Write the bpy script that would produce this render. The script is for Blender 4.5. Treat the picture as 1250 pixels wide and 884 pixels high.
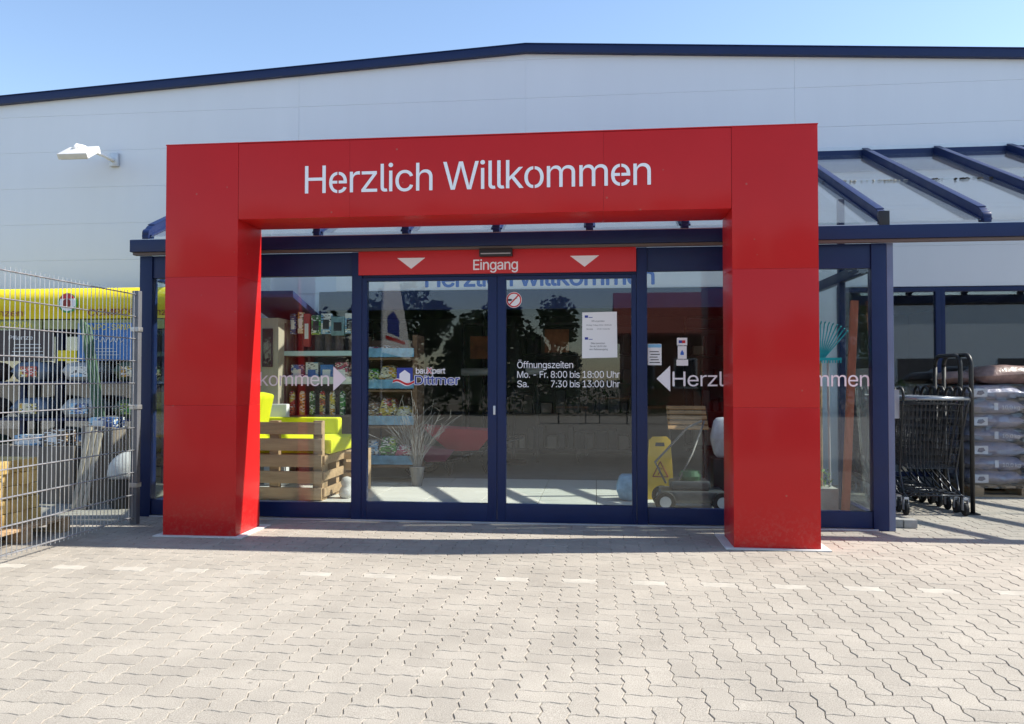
import bpy, bmesh, math, random, os
from mathutils import Vector, Matrix, noise
from mathutils.geometry import delaunay_2d_cdt
R = math.radians
random.seed(7)
for o in list(bpy.data.objects): bpy.data.objects.remove(o)
S = bpy.context.scene
COL = S.collection

# ------------------------------------------------------------------ camera, sky, sun, exposure
cam_d = bpy.data.cameras.new("camera"); cam = bpy.data.objects.new("camera", cam_d); COL.objects.link(cam)
cam_d.sensor_width = 36; cam_d.lens = 960 / 1250 * 36
cam.location = (0, 0, 1.3); cam.rotation_euler = (R(90 + 1.253), 0, R(6.1))
cam_d.clip_start = 0.05; cam_d.clip_end = 3000
S.camera = cam
SUN = Vector((0.92, 0.14, 1.0)).normalized()
ELEV = math.asin(SUN.z); AZ = math.atan2(SUN.x, SUN.y)
W = bpy.data.worlds.new("World"); S.world = W; W.use_nodes = True
nt = W.node_tree; bg = nt.nodes["Background"]
sky = nt.nodes.new("ShaderNodeTexSky"); sky.sky_type = 'NISHITA'; sky.sun_disc = False
sky.sun_elevation = ELEV; sky.sun_rotation = AZ
sky.altitude = 50; sky.air_density = 1.0; sky.dust_density = 0.3; sky.ozone_density = 1.0
nt.links.new(sky.outputs[0], bg.inputs[0]); bg.inputs[1].default_value = 0.135
ld = bpy.data.lights.new("sun", 'SUN'); ld.energy = 4.7; ld.angle = R(0.53); ld.color = (1.0, 0.94, 0.85)
sun = bpy.data.objects.new("sun", ld); COL.objects.link(sun)
sun.rotation_euler = SUN.to_track_quat('Z', 'Y').to_euler(); sun.location = (30, 6, 30)
S.view_settings.view_transform = 'Standard'; S.view_settings.look = 'None'
S.view_settings.exposure = 0.92; S.view_settings.gamma = 1.0
S.cycles.use_denoising = True
S.cycles.max_bounces = 10; S.cycles.transparent_max_bounces = 24; S.cycles.glossy_bounces = 5
S.cycles.sample_clamp_indirect = 6.0; S.cycles.caustics_reflective = False; S.cycles.caustics_refractive = False

# ------------------------------------------------------------------ materials
MATS = {}
def mat(name, col, rough=0.6, metal=0.0, spec=0.5, coat=0.0, vary=0.0, scale=6.0, bump=0.0, bscale=60.0, island=0.0,
        stretch=(1, 1, 1), coat_rough=0.05, rvary=0.0):
    if name in MATS: return MATS[name]
    m = bpy.data.materials.new(name); m.use_nodes = True; t = m.node_tree; b = t.nodes["Principled BSDF"]
    b.inputs["Base Color"].default_value = (*col, 1); b.inputs["Roughness"].default_value = rough
    b.inputs["Metallic"].default_value = metal; b.inputs["Specular IOR Level"].default_value = spec
    b.inputs["Coat Weight"].default_value = coat; b.inputs["Coat Roughness"].default_value = coat_rough
    tc = t.nodes.new("ShaderNodeTexCoord"); mp = t.nodes.new("ShaderNodeMapping"); mp.inputs["Scale"].default_value = stretch
    t.links.new(tc.outputs["Object"], mp.inputs[0])
    last = None
    if vary > 0:
        n = t.nodes.new("ShaderNodeTexNoise"); n.inputs["Scale"].default_value = scale; n.inputs["Detail"].default_value = 6
        n.inputs["Roughness"].default_value = 0.62
        t.links.new(mp.outputs[0], n.inputs[0])
        mr = t.nodes.new("ShaderNodeMapRange"); mr.inputs[1].default_value = 0.25; mr.inputs[2].default_value = 0.75
        mr.inputs[3].default_value = 1 - vary; mr.inputs[4].default_value = 1 + vary
        t.links.new(n.outputs[0], mr.inputs[0])
        mx = t.nodes.new("ShaderNodeVectorMath"); mx.operation = 'SCALE'; mx.inputs[0].default_value = col
        t.links.new(mr.outputs[0], mx.inputs[3]); last = mx.outputs[0]
        if rvary > 0:
            m2 = t.nodes.new("ShaderNodeMapRange"); m2.inputs[1].default_value = 0.3; m2.inputs[2].default_value = 0.7
            m2.inputs[3].default_value = max(0, rough - rvary); m2.inputs[4].default_value = rough + rvary
            t.links.new(n.outputs[0], m2.inputs[0]); t.links.new(m2.outputs[0], b.inputs["Roughness"])
    if island > 0:
        g = t.nodes.new("ShaderNodeNewGeometry")
        mr = t.nodes.new("ShaderNodeMapRange"); mr.inputs[3].default_value = 1 - island; mr.inputs[4].default_value = 1 + island
        t.links.new(g.outputs["Random Per Island"], mr.inputs[0])
        mx = t.nodes.new("ShaderNodeVectorMath"); mx.operation = 'SCALE'
        if last: t.links.new(last, mx.inputs[0])
        else: mx.inputs[0].default_value = col
        t.links.new(mr.outputs[0], mx.inputs[3]); last = mx.outputs[0]
    if last: t.links.new(last, b.inputs["Base Color"])
    if bump > 0:
        n = t.nodes.new("ShaderNodeTexNoise"); n.inputs["Scale"].default_value = bscale; n.inputs["Detail"].default_value = 5
        t.links.new(mp.outputs[0], n.inputs[0])
        bp = t.nodes.new("ShaderNodeBump"); bp.inputs["Strength"].default_value = bump; bp.inputs["Distance"].default_value = 0.02
        t.links.new(n.outputs[0], bp.inputs["Height"]); t.links.new(bp.outputs[0], b.inputs["Normal"])
    MATS[name] = m; return m

def glass_mat(name, refl=1.0, tint=(0.93, 0.97, 0.96), dust=0.0, ior=1.5):
    """architectural glass: light passes straight through, the surface mirrors by Fresnel"""
    m = bpy.data.materials.new(name); m.use_nodes = True; t = m.node_tree; t.nodes.clear()
    out = t.nodes.new("ShaderNodeOutputMaterial"); tr = t.nodes.new("ShaderNodeBsdfTransparent"); tr.inputs[0].default_value = (*tint, 1)
    gl = t.nodes.new("ShaderNodeBsdfGlossy"); gl.inputs["Roughness"].default_value = 0.004; gl.inputs[0].default_value = (1, 1, 1, 1)
    fr = t.nodes.new("ShaderNodeFresnel"); ge = t.nodes.new("ShaderNodeNewGeometry"); mi = t.nodes.new("ShaderNodeMix")
    mi.inputs[2].default_value = ior; mi.inputs[3].default_value = 1 / ior      # the far face of the pane mirrors like the near one
    t.links.new(ge.outputs["Backfacing"], mi.inputs[0]); t.links.new(mi.outputs[0], fr.inputs[0])
    mu = t.nodes.new("ShaderNodeMath"); mu.operation = 'MULTIPLY'; mu.inputs[1].default_value = refl; mu.use_clamp = True
    t.links.new(fr.outputs[0], mu.inputs[0])
    mx = t.nodes.new("ShaderNodeMixShader"); t.links.new(mu.outputs[0], mx.inputs[0]); t.links.new(gl.outputs[0], mx.inputs[2])
    src = tr.outputs[0]
    if dust > 0:
        df = t.nodes.new("ShaderNodeBsdfDiffuse"); df.inputs[0].default_value = (0.6, 0.6, 0.57, 1)
        tl = t.nodes.new("ShaderNodeBsdfTranslucent"); tl.inputs[0].default_value = (0.6, 0.6, 0.57, 1)
        ad = t.nodes.new("ShaderNodeMixShader"); t.links.new(df.outputs[0], ad.inputs[1]); t.links.new(tl.outputs[0], ad.inputs[2])
        n = t.nodes.new("ShaderNodeTexNoise"); n.inputs["Scale"].default_value = 2.2; n.inputs["Detail"].default_value = 8
        tc = t.nodes.new("ShaderNodeTexCoord"); t.links.new(tc.outputs["Object"], n.inputs[0])
        mr = t.nodes.new("ShaderNodeMapRange"); mr.inputs[1].default_value = 0.3; mr.inputs[2].default_value = 0.75
        mr.inputs[3].default_value = dust * 0.5; mr.inputs[4].default_value = dust * 1.5
        t.links.new(n.outputs[0], mr.inputs[0])
        m2 = t.nodes.new("ShaderNodeMixShader"); t.links.new(mr.outputs[0], m2.inputs[0])
        t.links.new(tr.outputs[0], m2.inputs[1]); t.links.new(ad.outputs[0], m2.inputs[2]); src = m2.outputs[0]
    t.links.new(src, mx.inputs[1]); t.links.new(mx.outputs[0], out.inputs[0])
    MATS[name] = m; return m

RED = mat("red_panel", (0.51, 0.014, 0.014), 0.45, spec=0.12, coat=0.30, vary=0.03, scale=3, coat_rough=0.16)
t = RED.node_tree; b = t.nodes["Principled BSDF"]
tc = t.nodes.new("ShaderNodeTexCoord"); nw = t.nodes.new("ShaderNodeTexNoise"); nw.inputs["Scale"].default_value = 1.6; nw.inputs["Detail"].default_value = 1
bp = t.nodes.new("ShaderNodeBump"); bp.inputs["Strength"].default_value = 0.22; bp.inputs["Distance"].default_value = 0.02
t.links.new(tc.outputs["Object"], nw.inputs[0]); t.links.new(nw.outputs[0], bp.inputs["Height"])
t.links.new(bp.outputs[0], b.inputs["Normal"]); t.links.new(bp.outputs[0], b.inputs["Coat Normal"])
sx_ = t.nodes.new("ShaderNodeSeparateXYZ"); t.links.new(tc.outputs["Object"], sx_.inputs[0])
hz = t.nodes.new("ShaderNodeMapRange"); hz.inputs[1].default_value = 0.02; hz.inputs[2].default_value = 0.38; hz.inputs[3].default_value = 0.26; hz.inputs[4].default_value = 0.0
t.links.new(sx_.outputs[2], hz.inputs[0])
nd = t.nodes.new("ShaderNodeTexNoise"); nd.inputs["Scale"].default_value = 38; nd.inputs["Detail"].default_value = 8; nd.inputs["Roughness"].default_value = 0.7
t.links.new(tc.outputs["Object"], nd.inputs[0])
nr = t.nodes.new("ShaderNodeMapRange"); nr.inputs[1].default_value = 0.47; nr.inputs[2].default_value = 0.66; t.links.new(nd.outputs[0], nr.inputs[0])
ml = t.nodes.new("ShaderNodeMath"); ml.operation = 'MULTIPLY'; t.links.new(hz.outputs[0], ml.inputs[0]); t.links.new(nr.outputs[0], ml.inputs[1])
vo = t.nodes.new("ShaderNodeTexVoronoi"); vo.inputs["Scale"].default_value = 5.5; t.links.new(tc.outputs["Object"], vo.inputs[0])
vr = t.nodes.new("ShaderNodeMapRange"); vr.inputs[1].default_value = 0.030; vr.inputs[2].default_value = 0.055; vr.inputs[3].default_value = 0.5; vr.inputs[4].default_value = 0.0
t.links.new(vo.outputs["Distance"], vr.inputs[0])
ad = t.nodes.new("ShaderNodeMath"); ad.operation = 'ADD'; ad.use_clamp = True; t.links.new(ml.outputs[0], ad.inputs[0]); t.links.new(vr.outputs[0], ad.inputs[1])
mc = t.nodes.new("ShaderNodeMix"); mc.data_type = 'RGBA'; old = b.inputs["Base Color"].links[0].from_socket
t.links.new(ad.outputs[0], mc.inputs[0]); t.links.new(old, mc.inputs[6]); mc.inputs[7].default_value = (0.33, 0.17, 0.13, 1)
t.links.new(mc.outputs[2], b.inputs["Base Color"])
REDFOIL = mat("red_foil", (0.55, 0.012, 0.015), 0.4)
NAVY = mat("navy_metal", (0.009, 0.021, 0.082), 0.40, spec=0.3, vary=0.10, scale=5, rvary=0.08)
CLAD = mat("white_cladding", (0.675, 0.715, 0.775), 0.5, vary=0.02, stretch=(3, 3, 0.35), scale=0.9, bump=0.02, bscale=8)
WHITE = mat("white_paint", (0.80, 0.80, 0.80), 0.5, vary=0.03)
PAPER = mat("paper", (0.78, 0.79, 0.78), 0.8)
LETTER = mat("white_lettering", (0.82, 0.82, 0.84), 0.45)
BLUELET = mat("blue_lettering", (0.02, 0.12, 0.50), 0.45)
LOGONAVY = mat("logo_blue", (0.02, 0.04, 0.28), 0.45)
INK = mat("ink", (0.03, 0.03, 0.04), 0.7)
BLACK = mat("black_plastic", (0.012, 0.012, 0.013), 0.45, vary=0.2)
DARKWIRE = mat("black_wire", (0.045, 0.047, 0.052), 0.28, metal=0.6)
RUBBER = mat("rubber", (0.016, 0.016, 0.016), 0.8, vary=0.2)
STEEL = mat("galvanised", (0.47, 0.48, 0.49), 0.42, metal=0.75, vary=0.12, scale=20, rvary=0.1)
ALU = mat("aluminium", (0.55, 0.57, 0.60), 0.4, metal=0.6, vary=0.06)
GREYPL = mat("grey_plastic", (0.42, 0.43, 0.45), 0.5)
WOOD = mat("pine_wood", (0.40, 0.27, 0.15), 0.7, vary=0.28, scale=3, stretch=(1, 9, 9), island=0.15, bump=0.2, bscale=14)
OLDWOOD = mat("weathered_wood", (0.20, 0.165, 0.135), 0.8, vary=0.3, scale=4, stretch=(8, 8, 1), island=0.25, bump=0.25, bscale=14)
YELWOOD = mat("yellow_timber", (0.55, 0.38, 0.13), 0.75, vary=0.25, scale=5, island=0.2, bump=0.2)
REDWOOD = mat("red_brown_wood", (0.36, 0.13, 0.075), 0.65, vary=0.25, scale=5, stretch=(8, 8, 1))
YELLOW = mat("yellow_fabric", (0.76, 0.60, 0.01), 0.7, vary=0.05, bump=0.1, bscale=30)
CUSH = mat("lime_cushion", (0.68, 0.70, 0.01), 0.85, vary=0.08, bump=0.15, bscale=40)
TEAL = mat("teal_plastic", (0.01, 0.42, 0.50), 0.4)
SAFETY = mat("safety_yellow", (0.72, 0.43, 0.02), 0.45, vary=0.06)
BARROW = mat("red_steel", (0.50, 0.015, 0.04), 0.35, vary=0.08)
GREEN = mat("green_plastic", (0.03, 0.28, 0.05), 0.5, vary=0.2)
SKYBLUE = mat("light_blue_card", (0.20, 0.46, 0.66), 0.5, vary=0.2, scale=14)
BLUEBOX = mat("blue_box", (0.03, 0.16, 0.45), 0.5, vary=0.25, scale=12)
FLOOR = mat("vestibule_tiles", (0.64, 0.62, 0.56), 0.45, vary=0.06, scale=5)
CONC = mat("hall_concrete", (0.20, 0.20, 0.19), 0.5, vary=0.15, scale=3)
STONE = mat("pale_stone", (0.50, 0.49, 0.46), 0.8, vary=0.2, bump=0.2)
KERB = mat("grey_concrete", (0.30, 0.29, 0.27), 0.85, vary=0.2, bump=0.2)
PLATE = mat("pale_plate", (0.62, 0.61, 0.58), 0.6, vary=0.12)
def print_mat(name, cols, scale=9.0, seed=0.0):
    """packaging with blocks of print: flat patches of a few inks, smaller marks on top"""
    m = bpy.data.materials.new(name); m.use_nodes = True; t = m.node_tree; b = t.nodes["Principled BSDF"]; b.inputs["Roughness"].default_value = 0.38
    tc = t.nodes.new("ShaderNodeTexCoord"); mp = t.nodes.new("ShaderNodeMapping"); mp.inputs["Location"].default_value = (seed, seed*1.7, seed*0.6)
    t.links.new(tc.outputs["Object"], mp.inputs[0])
    def layer(sc, stretch, stops):
        vo = t.nodes.new("ShaderNodeTexVoronoi"); vo.distance = 'CHEBYCHEV'; vo.inputs["Scale"].default_value = sc
        m2 = t.nodes.new("ShaderNodeMapping"); m2.inputs["Scale"].default_value = stretch; t.links.new(mp.outputs[0], m2.inputs[0]); t.links.new(m2.outputs[0], vo.inputs[0])
        rp = t.nodes.new("ShaderNodeValToRGB"); rp.color_ramp.interpolation = 'CONSTANT'
        for k, (p, c) in enumerate(stops):
            e = rp.color_ramp.elements[k] if k < 2 else rp.color_ramp.elements.new(p)
            e.position = p; e.color = (*c, 1)
        se = t.nodes.new("ShaderNodeSeparateColor"); t.links.new(vo.outputs["Color"], se.inputs[0]); t.links.new(se.outputs[0], rp.inputs[0]); return rp.outputs[0]
    n = len(cols); a = layer(scale, (1, 1, 1.3), [(k/n, c) for k, c in enumerate(cols)])
    k = layer(scale*4, (1, 1, 2.6), [(0.0, (0, 0, 0)), (0.66, (1, 1, 1))])
    ink = layer(scale*4, (1, 1, 2.6), [(0.0, (0.75, 0.75, 0.72)), (0.83, (0.04, 0.04, 0.05))])
    mx = t.nodes.new("ShaderNodeMix"); mx.data_type = 'RGBA'; t.links.new(k, mx.inputs[0]); t.links.new(a, mx.inputs[6]); t.links.new(ink, mx.inputs[7])
    t.links.new(mx.outputs[2], b.inputs["Base Color"]); MATS[name] = m; return m
PR = [print_mat("print_blue", ((0.05,0.15,0.42),(0.25,0.5,0.7),(0.04,0.08,0.25)), 8, 1.3), print_mat("print_red", ((0.5,0.05,0.04),(0.45,0.10,0.05),(0.6,0.45,0.1)), 9, 2.1),
      print_mat("print_green", ((0.06,0.28,0.05),(0.3,0.42,0.05),(0.03,0.14,0.05)), 9, 3.7), print_mat("print_white", ((0.62,0.62,0.6),(0.7,0.7,0.66),(0.2,0.4,0.6)), 8, 4.9),
      print_mat("print_brown", ((0.24,0.13,0.07),(0.4,0.26,0.13),(0.12,0.07,0.05)), 9, 6.2), print_mat("print_yellow", ((0.62,0.47,0.06),(0.6,0.3,0.04),(0.65,0.6,0.4)), 9, 7.7),
      print_mat("print_pink", ((0.45,0.08,0.16),(0.62,0.55,0.55),(0.35,0.04,0.08)), 9, 8.8)]
GLASS = glass_mat("window_glass", 0.78, (0.93, 0.96, 0.95), 0.004)
ROOFGL = glass_mat("roof_glass", 0.9, (0.96, 0.98, 0.98), 0.05)
HALLGL = glass_mat("coated_window_glass", 2.6, (0.85, 0.90, 0.90), 0.01)
FILM = glass_mat("clear_film", 1.6, (0.95, 0.95, 0.97), 0.10)

# ------------------------------------------------------------------ helpers
class MB:
    def __init__(self): self.v = []; self.f = []; self.m = []; self.cur = 0
    def add(self, vs, fs):
        b = len(self.v); self.v += [tuple(x) for x in vs]
        for f in fs: self.f.append(tuple(i + b for i in f)); self.m.append(self.cur)
        return self
    def box(self, x0, x1, y0, y1, z0, z1):
        return self.add([(x0,y0,z0),(x1,y0,z0),(x1,y1,z0),(x0,y1,z0),(x0,y0,z1),(x1,y0,z1),(x1,y1,z1),(x0,y1,z1)],
                 [(0,3,2,1),(4,5,6,7),(0,1,5,4),(1,2,6,5),(2,3,7,6),(3,0,4,7)])
    def obox(self, c, s, M):
        vs = [Vector(c) + M @ Vector((sx*s[0]/2, sy*s[1]/2, sz*s[2]/2)) for sz in (-1,1) for sx,sy in ((-1,-1),(1,-1),(1,1),(-1,1))]
        return self.add(vs, [(0,3,2,1),(4,5,6,7),(0,1,5,4),(1,2,6,5),(2,3,7,6),(3,0,4,7)])
    def bar(self, p0, p1, w, h, up=(0,0,1)):
        """rectangular bar between two points, w sideways and h along up"""
        p0, p1 = Vector(p0), Vector(p1); d = (p1-p0).normalized(); s = d.cross(Vector(up)).normalized(); u = s.cross(d)
        vs = [p + s*a*w/2 + u*b*h/2 for p in (p0,p1) for a,b in ((-1,-1),(1,-1),(1,1),(-1,1))]
        return self.add(vs, [(0,1,2,3),(7,6,5,4),(0,4,5,1),(1,5,6,2),(2,6,7,3),(3,7,4,0)])
    def tube(self, pts, r, n=6, closed=False, r1=None):
        P = [Vector(p) for p in pts]; k = len(P); b = len(self.v); prev = None
        for i, p in enumerate(P):
            if closed: d = P[(i+1) % k] - P[i-1]
            else: d = P[min(i+1,k-1)] - P[max(i-1,0)]
            d.normalize()
            a = prev - d*prev.dot(d) if prev else d.orthogonal()
            if a.length < 1e-5: a = d.orthogonal()
            a.normalize(); prev = a; c = d.cross(a)
            rr = r if r1 is None else r + (r1-r)*i/(k-1)
            for j in range(n):
                t = 2*math.pi*j/n; self.v.append(tuple(p + (a*math.cos(t) + c*math.sin(t))*rr))
        for i in range(k if closed else k-1):
            i2 = (i+1) % k
            for j in range(n):
                j2 = (j+1) % n
                self.f.append((b+i*n+j, b+i*n+j2, b+i2*n+j2, b+i2*n+j)); self.m.append(self.cur)
        if not closed:
            self.f.append(tuple(b+j for j in reversed(range(n)))); self.m.append(self.cur)
            self.f.append(tuple(b+(k-1)*n+j for j in range(n))); self.m.append(self.cur)
        return self
    def lathe(self, prof, c, axis='z', n=24):
        b = len(self.v); c = Vector(c)
        for r, h in prof:
            for j in range(n):
                t = 2*math.pi*j/n; x, y = r*math.cos(t), r*math.sin(t)
                self.v.append(tuple(c + Vector({'z':(x,y,h),'y':(x,h,y),'x':(h,x,y)}[axis])))
        k = len(prof)
        for i in range(k-1):
            for j in range(n):
                j2 = (j+1) % n; self.f.append((b+i*n+j, b+i*n+j2, b+(i+1)*n+j2, b+(i+1)*n+j)); self.m.append(self.cur)
        self.f.append(tuple(b+j for j in reversed(range(n)))); self.m.append(self.cur)
        self.f.append(tuple(b+(k-1)*n+j for j in range(n))); self.m.append(self.cur)
        return self
    def prism(self, poly, axis, a0, a1):
        """poly in the two other axes; axis 'x': (y,z), 'y': (x,z), 'z': (x,y)"""
        n = len(poly)
        mk = {'x': lambda p,a:(a,p[0],p[1]), 'y': lambda p,a:(p[0],a,p[1]), 'z': lambda p,a:(p[0],p[1],a)}[axis]
        return self.add([mk(p,a0) for p in poly]+[mk(p,a1) for p in poly],
                 [tuple(range(n)), tuple(reversed(range(n,2*n)))] + [(i,n+i,n+(i+1)%n,(i+1)%n) for i in range(n)])
    def build(self, name, m, parent=None, bev=0.0, smooth=False, seg=2, recalc=True):
        me = bpy.data.meshes.new(name); me.from_pydata(self.v, [], self.f)
        ms = m if isinstance(m, (list, tuple)) else [m]
        for x in ms: me.materials.append(x)
        if len(ms) > 1: me.polygons.foreach_set("material_index", self.m)
        bm = bmesh.new(); bm.from_mesh(me)
        if recalc: bmesh.ops.recalc_face_normals(bm, faces=bm.faces)
        if bev > 0:
            es = [e for e in bm.edges if len(e.link_faces) == 2 and e.calc_face_angle(0) > 0.5]
            bmesh.ops.bevel(bm, geom=es, offset=bev, offset_type='OFFSET', segments=seg, profile=0.7, affect='EDGES', clamp_overlap=True)
        bm.to_mesh(me); bm.free()
        if smooth: me.shade_smooth()
        elif bev > 0:
            me.shade_smooth(); me.set_sharp_from_angle(angle=R(40))
        o = bpy.data.objects.new(name, me); COL.objects.link(o)
        put(o, parent); return o
WORLD = {}
def put(o, parent):
    """mesh data is written in world coordinates: hang it under its thing without moving it"""
    if parent is None: WORLD[o] = Vector((0,0,0)); return
    o.parent = parent; o.location = -WORLD[parent]; WORLD[o] = Vector((0,0,0))
def tag(o, label=None, cat=None, group=None, kind=None):
    for k, v in (("label",label),("category",cat),("group",group),("kind",kind)):
        if v: o[k] = v
    return o
def thing(name, label, cat, loc=(0,0,0), group=None):
    o = bpy.data.objects.new(name, None); COL.objects.link(o); o.location = loc; o.empty_display_size = 0.1
    WORLD[o] = Vector(loc); return tag(o, label, cat, group)
def dup(root, delta, label=None, rotz=None):
    """a copy of a thing with copies of its parts and sub-parts"""
    r = root.copy(); COL.objects.link(r); r.location = root.location + Vector(delta); WORLD[r] = Vector(r.location)
    if rotz is not None: r.rotation_euler.z = rotz
    if label: r["label"] = label
    def rec(src, dst):
        for ch in list(src.children):
            c = ch.copy(); COL.objects.link(c); c.parent = dst; rec(ch, c)
    rec(root, r); return r
def struct(o): o["kind"] = "structure"; return o

FONT = None
try: FONT = bpy.data.fonts.load(os.path.join(bpy.utils.system_resource('DATAFILES'), "fonts", "Inter.woff2"))
except Exception: FONT = None
TCACHE = {}
def text_mesh(body, size=1.0, offset=0.0, extrude=0.0, res=5):
    """outlines of the lettering, filled by the non-zero winding rule (overlapping strokes stay solid)"""
    key = (body, size, offset)
    if key in TCACHE: return TCACHE[key]
    V, T = [], []
    cu = bpy.data.curves.new("txt", 'FONT'); cu.body = body; cu.size = size; cu.offset = offset; cu.resolution_u = res; cu.space_character = 0.94; cu.fill_mode = 'NONE'
    if FONT: cu.font = FONT
    o = bpy.data.objects.new("txt", cu); COL.objects.link(o)
    dg = bpy.context.evaluated_depsgraph_get(); dg.update()
    me = bpy.data.meshes.new_from_object(o.evaluated_get(dg)); bpy.data.objects.remove(o)
    co = [v.co.to_2d() for v in me.vertices]; nb = {}
    for e in me.edges:
        a, c = e.vertices; nb.setdefault(a, []).append(c); nb.setdefault(c, []).append(a)
    bpy.data.meshes.remove(me)
    loops, seen = [], set()
    for s in range(len(co)):
        if s in seen or s not in nb: continue
        lp = [s]; seen.add(s); nx = s + 1 if s + 1 in nb[s] else nb[s][0]
        while nx not in seen:
            lp.append(nx); seen.add(nx)
            c = [k for k in nb[nx] if k not in seen]
            if not c: break
            nx = c[0]
        if len(lp) > 2: loops.append([co[k] for k in lp])
    # glyphs: loops whose x-ranges overlap are filled together
    boxes = sorted(((min(p.x for p in l), max(p.x for p in l), l) for l in loops), key=lambda b: b[0])
    groups = []
    for x0, x1, l in boxes:
        if groups and x0 < groups[-1][0]: groups[-1][1].append(l); groups[-1][0] = max(groups[-1][0], x1)
        else: groups.append([x1, [l]])
    for _, ls in groups:
        vv, ee, de = [], [], []
        for l in ls:
            b = len(vv); n = len(l); vv += l
            for k in range(n): ee.append((b+k, b+(k+1) % n)); de.append((l[k], l[(k+1) % n]))
        r = delaunay_2d_cdt(vv, ee, [], 0, 1e-6); pts, tris = r[0], r[2]
        b = len(V); V += [(p.x, p.y) for p in pts]
        for t_ in tris:
            cx_ = sum(pts[k].x for k in t_)/3; cy_ = sum(pts[k].y for k in t_)/3; w = 0
            for p, q in de:
                if (p.y <= cy_) != (q.y <= cy_):
                    if p.x + (cy_-p.y)*(q.x-p.x)/(q.y-p.y) > cx_: w += 1 if q.y > p.y else -1
            if w: T.append(tuple(b+k for k in t_))
    used = sorted({k for t_ in T for k in t_}); mp = {k: i for i, k in enumerate(used)}
    TCACHE[key] = ([V[k] for k in used], [tuple(mp[k] for k in t_) for t_ in T]); return TCACHE[key]
def bounds(tm):
    xs = [v[0] for v in tm[0]]; ys = [v[1] for v in tm[0]]; return min(xs), max(xs), min(ys), max(ys)
CAP = 0.0
_b = bounds(text_mesh("H")); CAP = _b[3] - _b[2]
def text(name, body, x0, z0, y, m, parent, cap=None, width=None, bold=0.0, spread=0.0, step=0.0):
    """flat lettering on a plane facing the street; x0/z0 = left end and baseline; spread = outline in metres"""
    tm = text_mesh(body, 1.0, bold); b = bounds(tm)
    sc = (cap / CAP) if cap else width / (b[1]-b[0]); sx = (width / (b[1]-b[0])) if width else sc
    mb = MB(); dirs = [(0, 0)]
    if spread > 0: dirs += [(math.cos(R(a))*spread, math.sin(R(a))*spread) for a in range(0, 360, 45)]
    for k, (dx, dz) in enumerate(dirs):
        mb.add([(x0+(v[0]-b[0])*sx+dx, y+k*0.00002, z0+v[1]*sc+dz) for v in tm[0]], tm[1])
    return mb.build(name, m, parent, recalc=False)
def arc(c, r, a0, a1, n, plane='xz'):
    out = []
    for i in range(n+1):
        t = R(a0 + (a1-a0)*i/n); u, w = r*math.cos(t), r*math.sin(t)
        out.append({'xz':(c[0]+u,c[1],c[2]+w),'yz':(c[0],c[1]+u,c[2]+w),'xy':(c[0]+u,c[1]+w,c[2])}[plane])
    return out

# ------------------------------------------------------------------ ground and paving
g = MB().add([(-400,-400,-0.012),(400,-400,-0.012),(400,400,-0.012),(-400,400,-0.012)], [(0,1,2,3)])
ASPH = mat("joint_sand", (0.21, 0.185, 0.145), 0.95, vary=0.25, scale=30, bump=0.3, bscale=200)
struct(g.build("ground", ASPH))
U = 0.11
PAVE = mat("paver_concrete", (0.350, 0.318, 0.266), 0.85, vary=0.10, scale=2.2, island=0.06, bump=0.35, bscale=260)
t = PAVE.node_tree; b = t.nodes["Principled BSDF"]             # speckled aggregate and long soft traffic stains
src = b.inputs["Base Color"].links[0].from_socket
tc = t.nodes.new("ShaderNodeTexCoord"); n1 = t.nodes.new("ShaderNodeTexNoise"); n1.inputs["Scale"].default_value = 210; n1.inputs["Detail"].default_value = 3
n2 = t.nodes.new("ShaderNodeTexNoise"); n2.inputs["Scale"].default_value = 0.55; n2.inputs["Detail"].default_value = 7; n2.inputs["Roughness"].default_value = 0.6
for n in (n1, n2): t.links.new(tc.outputs["Object"], n.inputs[0])
for n, lo, hi, a, c in ((n1, 0.3, 0.7, 0.66, 1.34), (n2, 0.3, 0.7, 0.88, 1.08)):
    mr = t.nodes.new("ShaderNodeMapRange"); mr.inputs[1].default_value = lo; mr.inputs[2].default_value = hi
    mr.inputs[3].default_value = a; mr.inputs[4].default_value = c; t.links.new(n.outputs[0], mr.inputs[0])
    mx = t.nodes.new("ShaderNodeVectorMath"); mx.operation = 'SCALE'; t.links.new(src, mx.inputs[0]); t.links.new(mr.outputs[0], mx.inputs[3]); src = mx.outputs[0]
n3_ = t.nodes.new("ShaderNodeTexNoise"); n3_.inputs["Scale"].default_value = 1.35; n3_.inputs["Detail"].default_value = 9; n3_.inputs["Roughness"].default_value = 0.72
t.links.new(tc.outputs["Object"], n3_.inputs[0])
mr = t.nodes.new("ShaderNodeMapRange"); mr.inputs[1].default_value = 0.60; mr.inputs[2].default_value = 0.74; mr.inputs[3].default_value = 1.0; mr.inputs[4].default_value = 0.78
t.links.new(n3_.outputs[0], mr.inputs[0]); mx = t.nodes.new("ShaderNodeVectorMath"); mx.operation = 'SCALE'
t.links.new(src, mx.inputs[0]); t.links.new(mr.outputs[0], mx.inputs[3]); src = mx.outputs[0]
vo = t.nodes.new("ShaderNodeTexVoronoi"); vo.inputs["Scale"].default_value = 2.3; vo.inputs["Randomness"].default_value = 1.0; t.links.new(tc.outputs["Object"], vo.inputs[0])
mr = t.nodes.new("ShaderNodeMapRange"); mr.inputs[1].default_value = 0.012; mr.inputs[2].default_value = 0.035; mr.inputs[3].default_value = 0.55; mr.inputs[4].default_value = 1.0
t.links.new(vo.outputs["Distance"], mr.inputs[0]); mx = t.nodes.new("ShaderNodeVectorMath"); mx.operation = 'SCALE'
t.links.new(src, mx.inputs[0]); t.links.new(mr.outputs[0], mx.inputs[3]); src = mx.outputs[0]
t.links.new(src, b.inputs["Base Color"])
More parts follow.
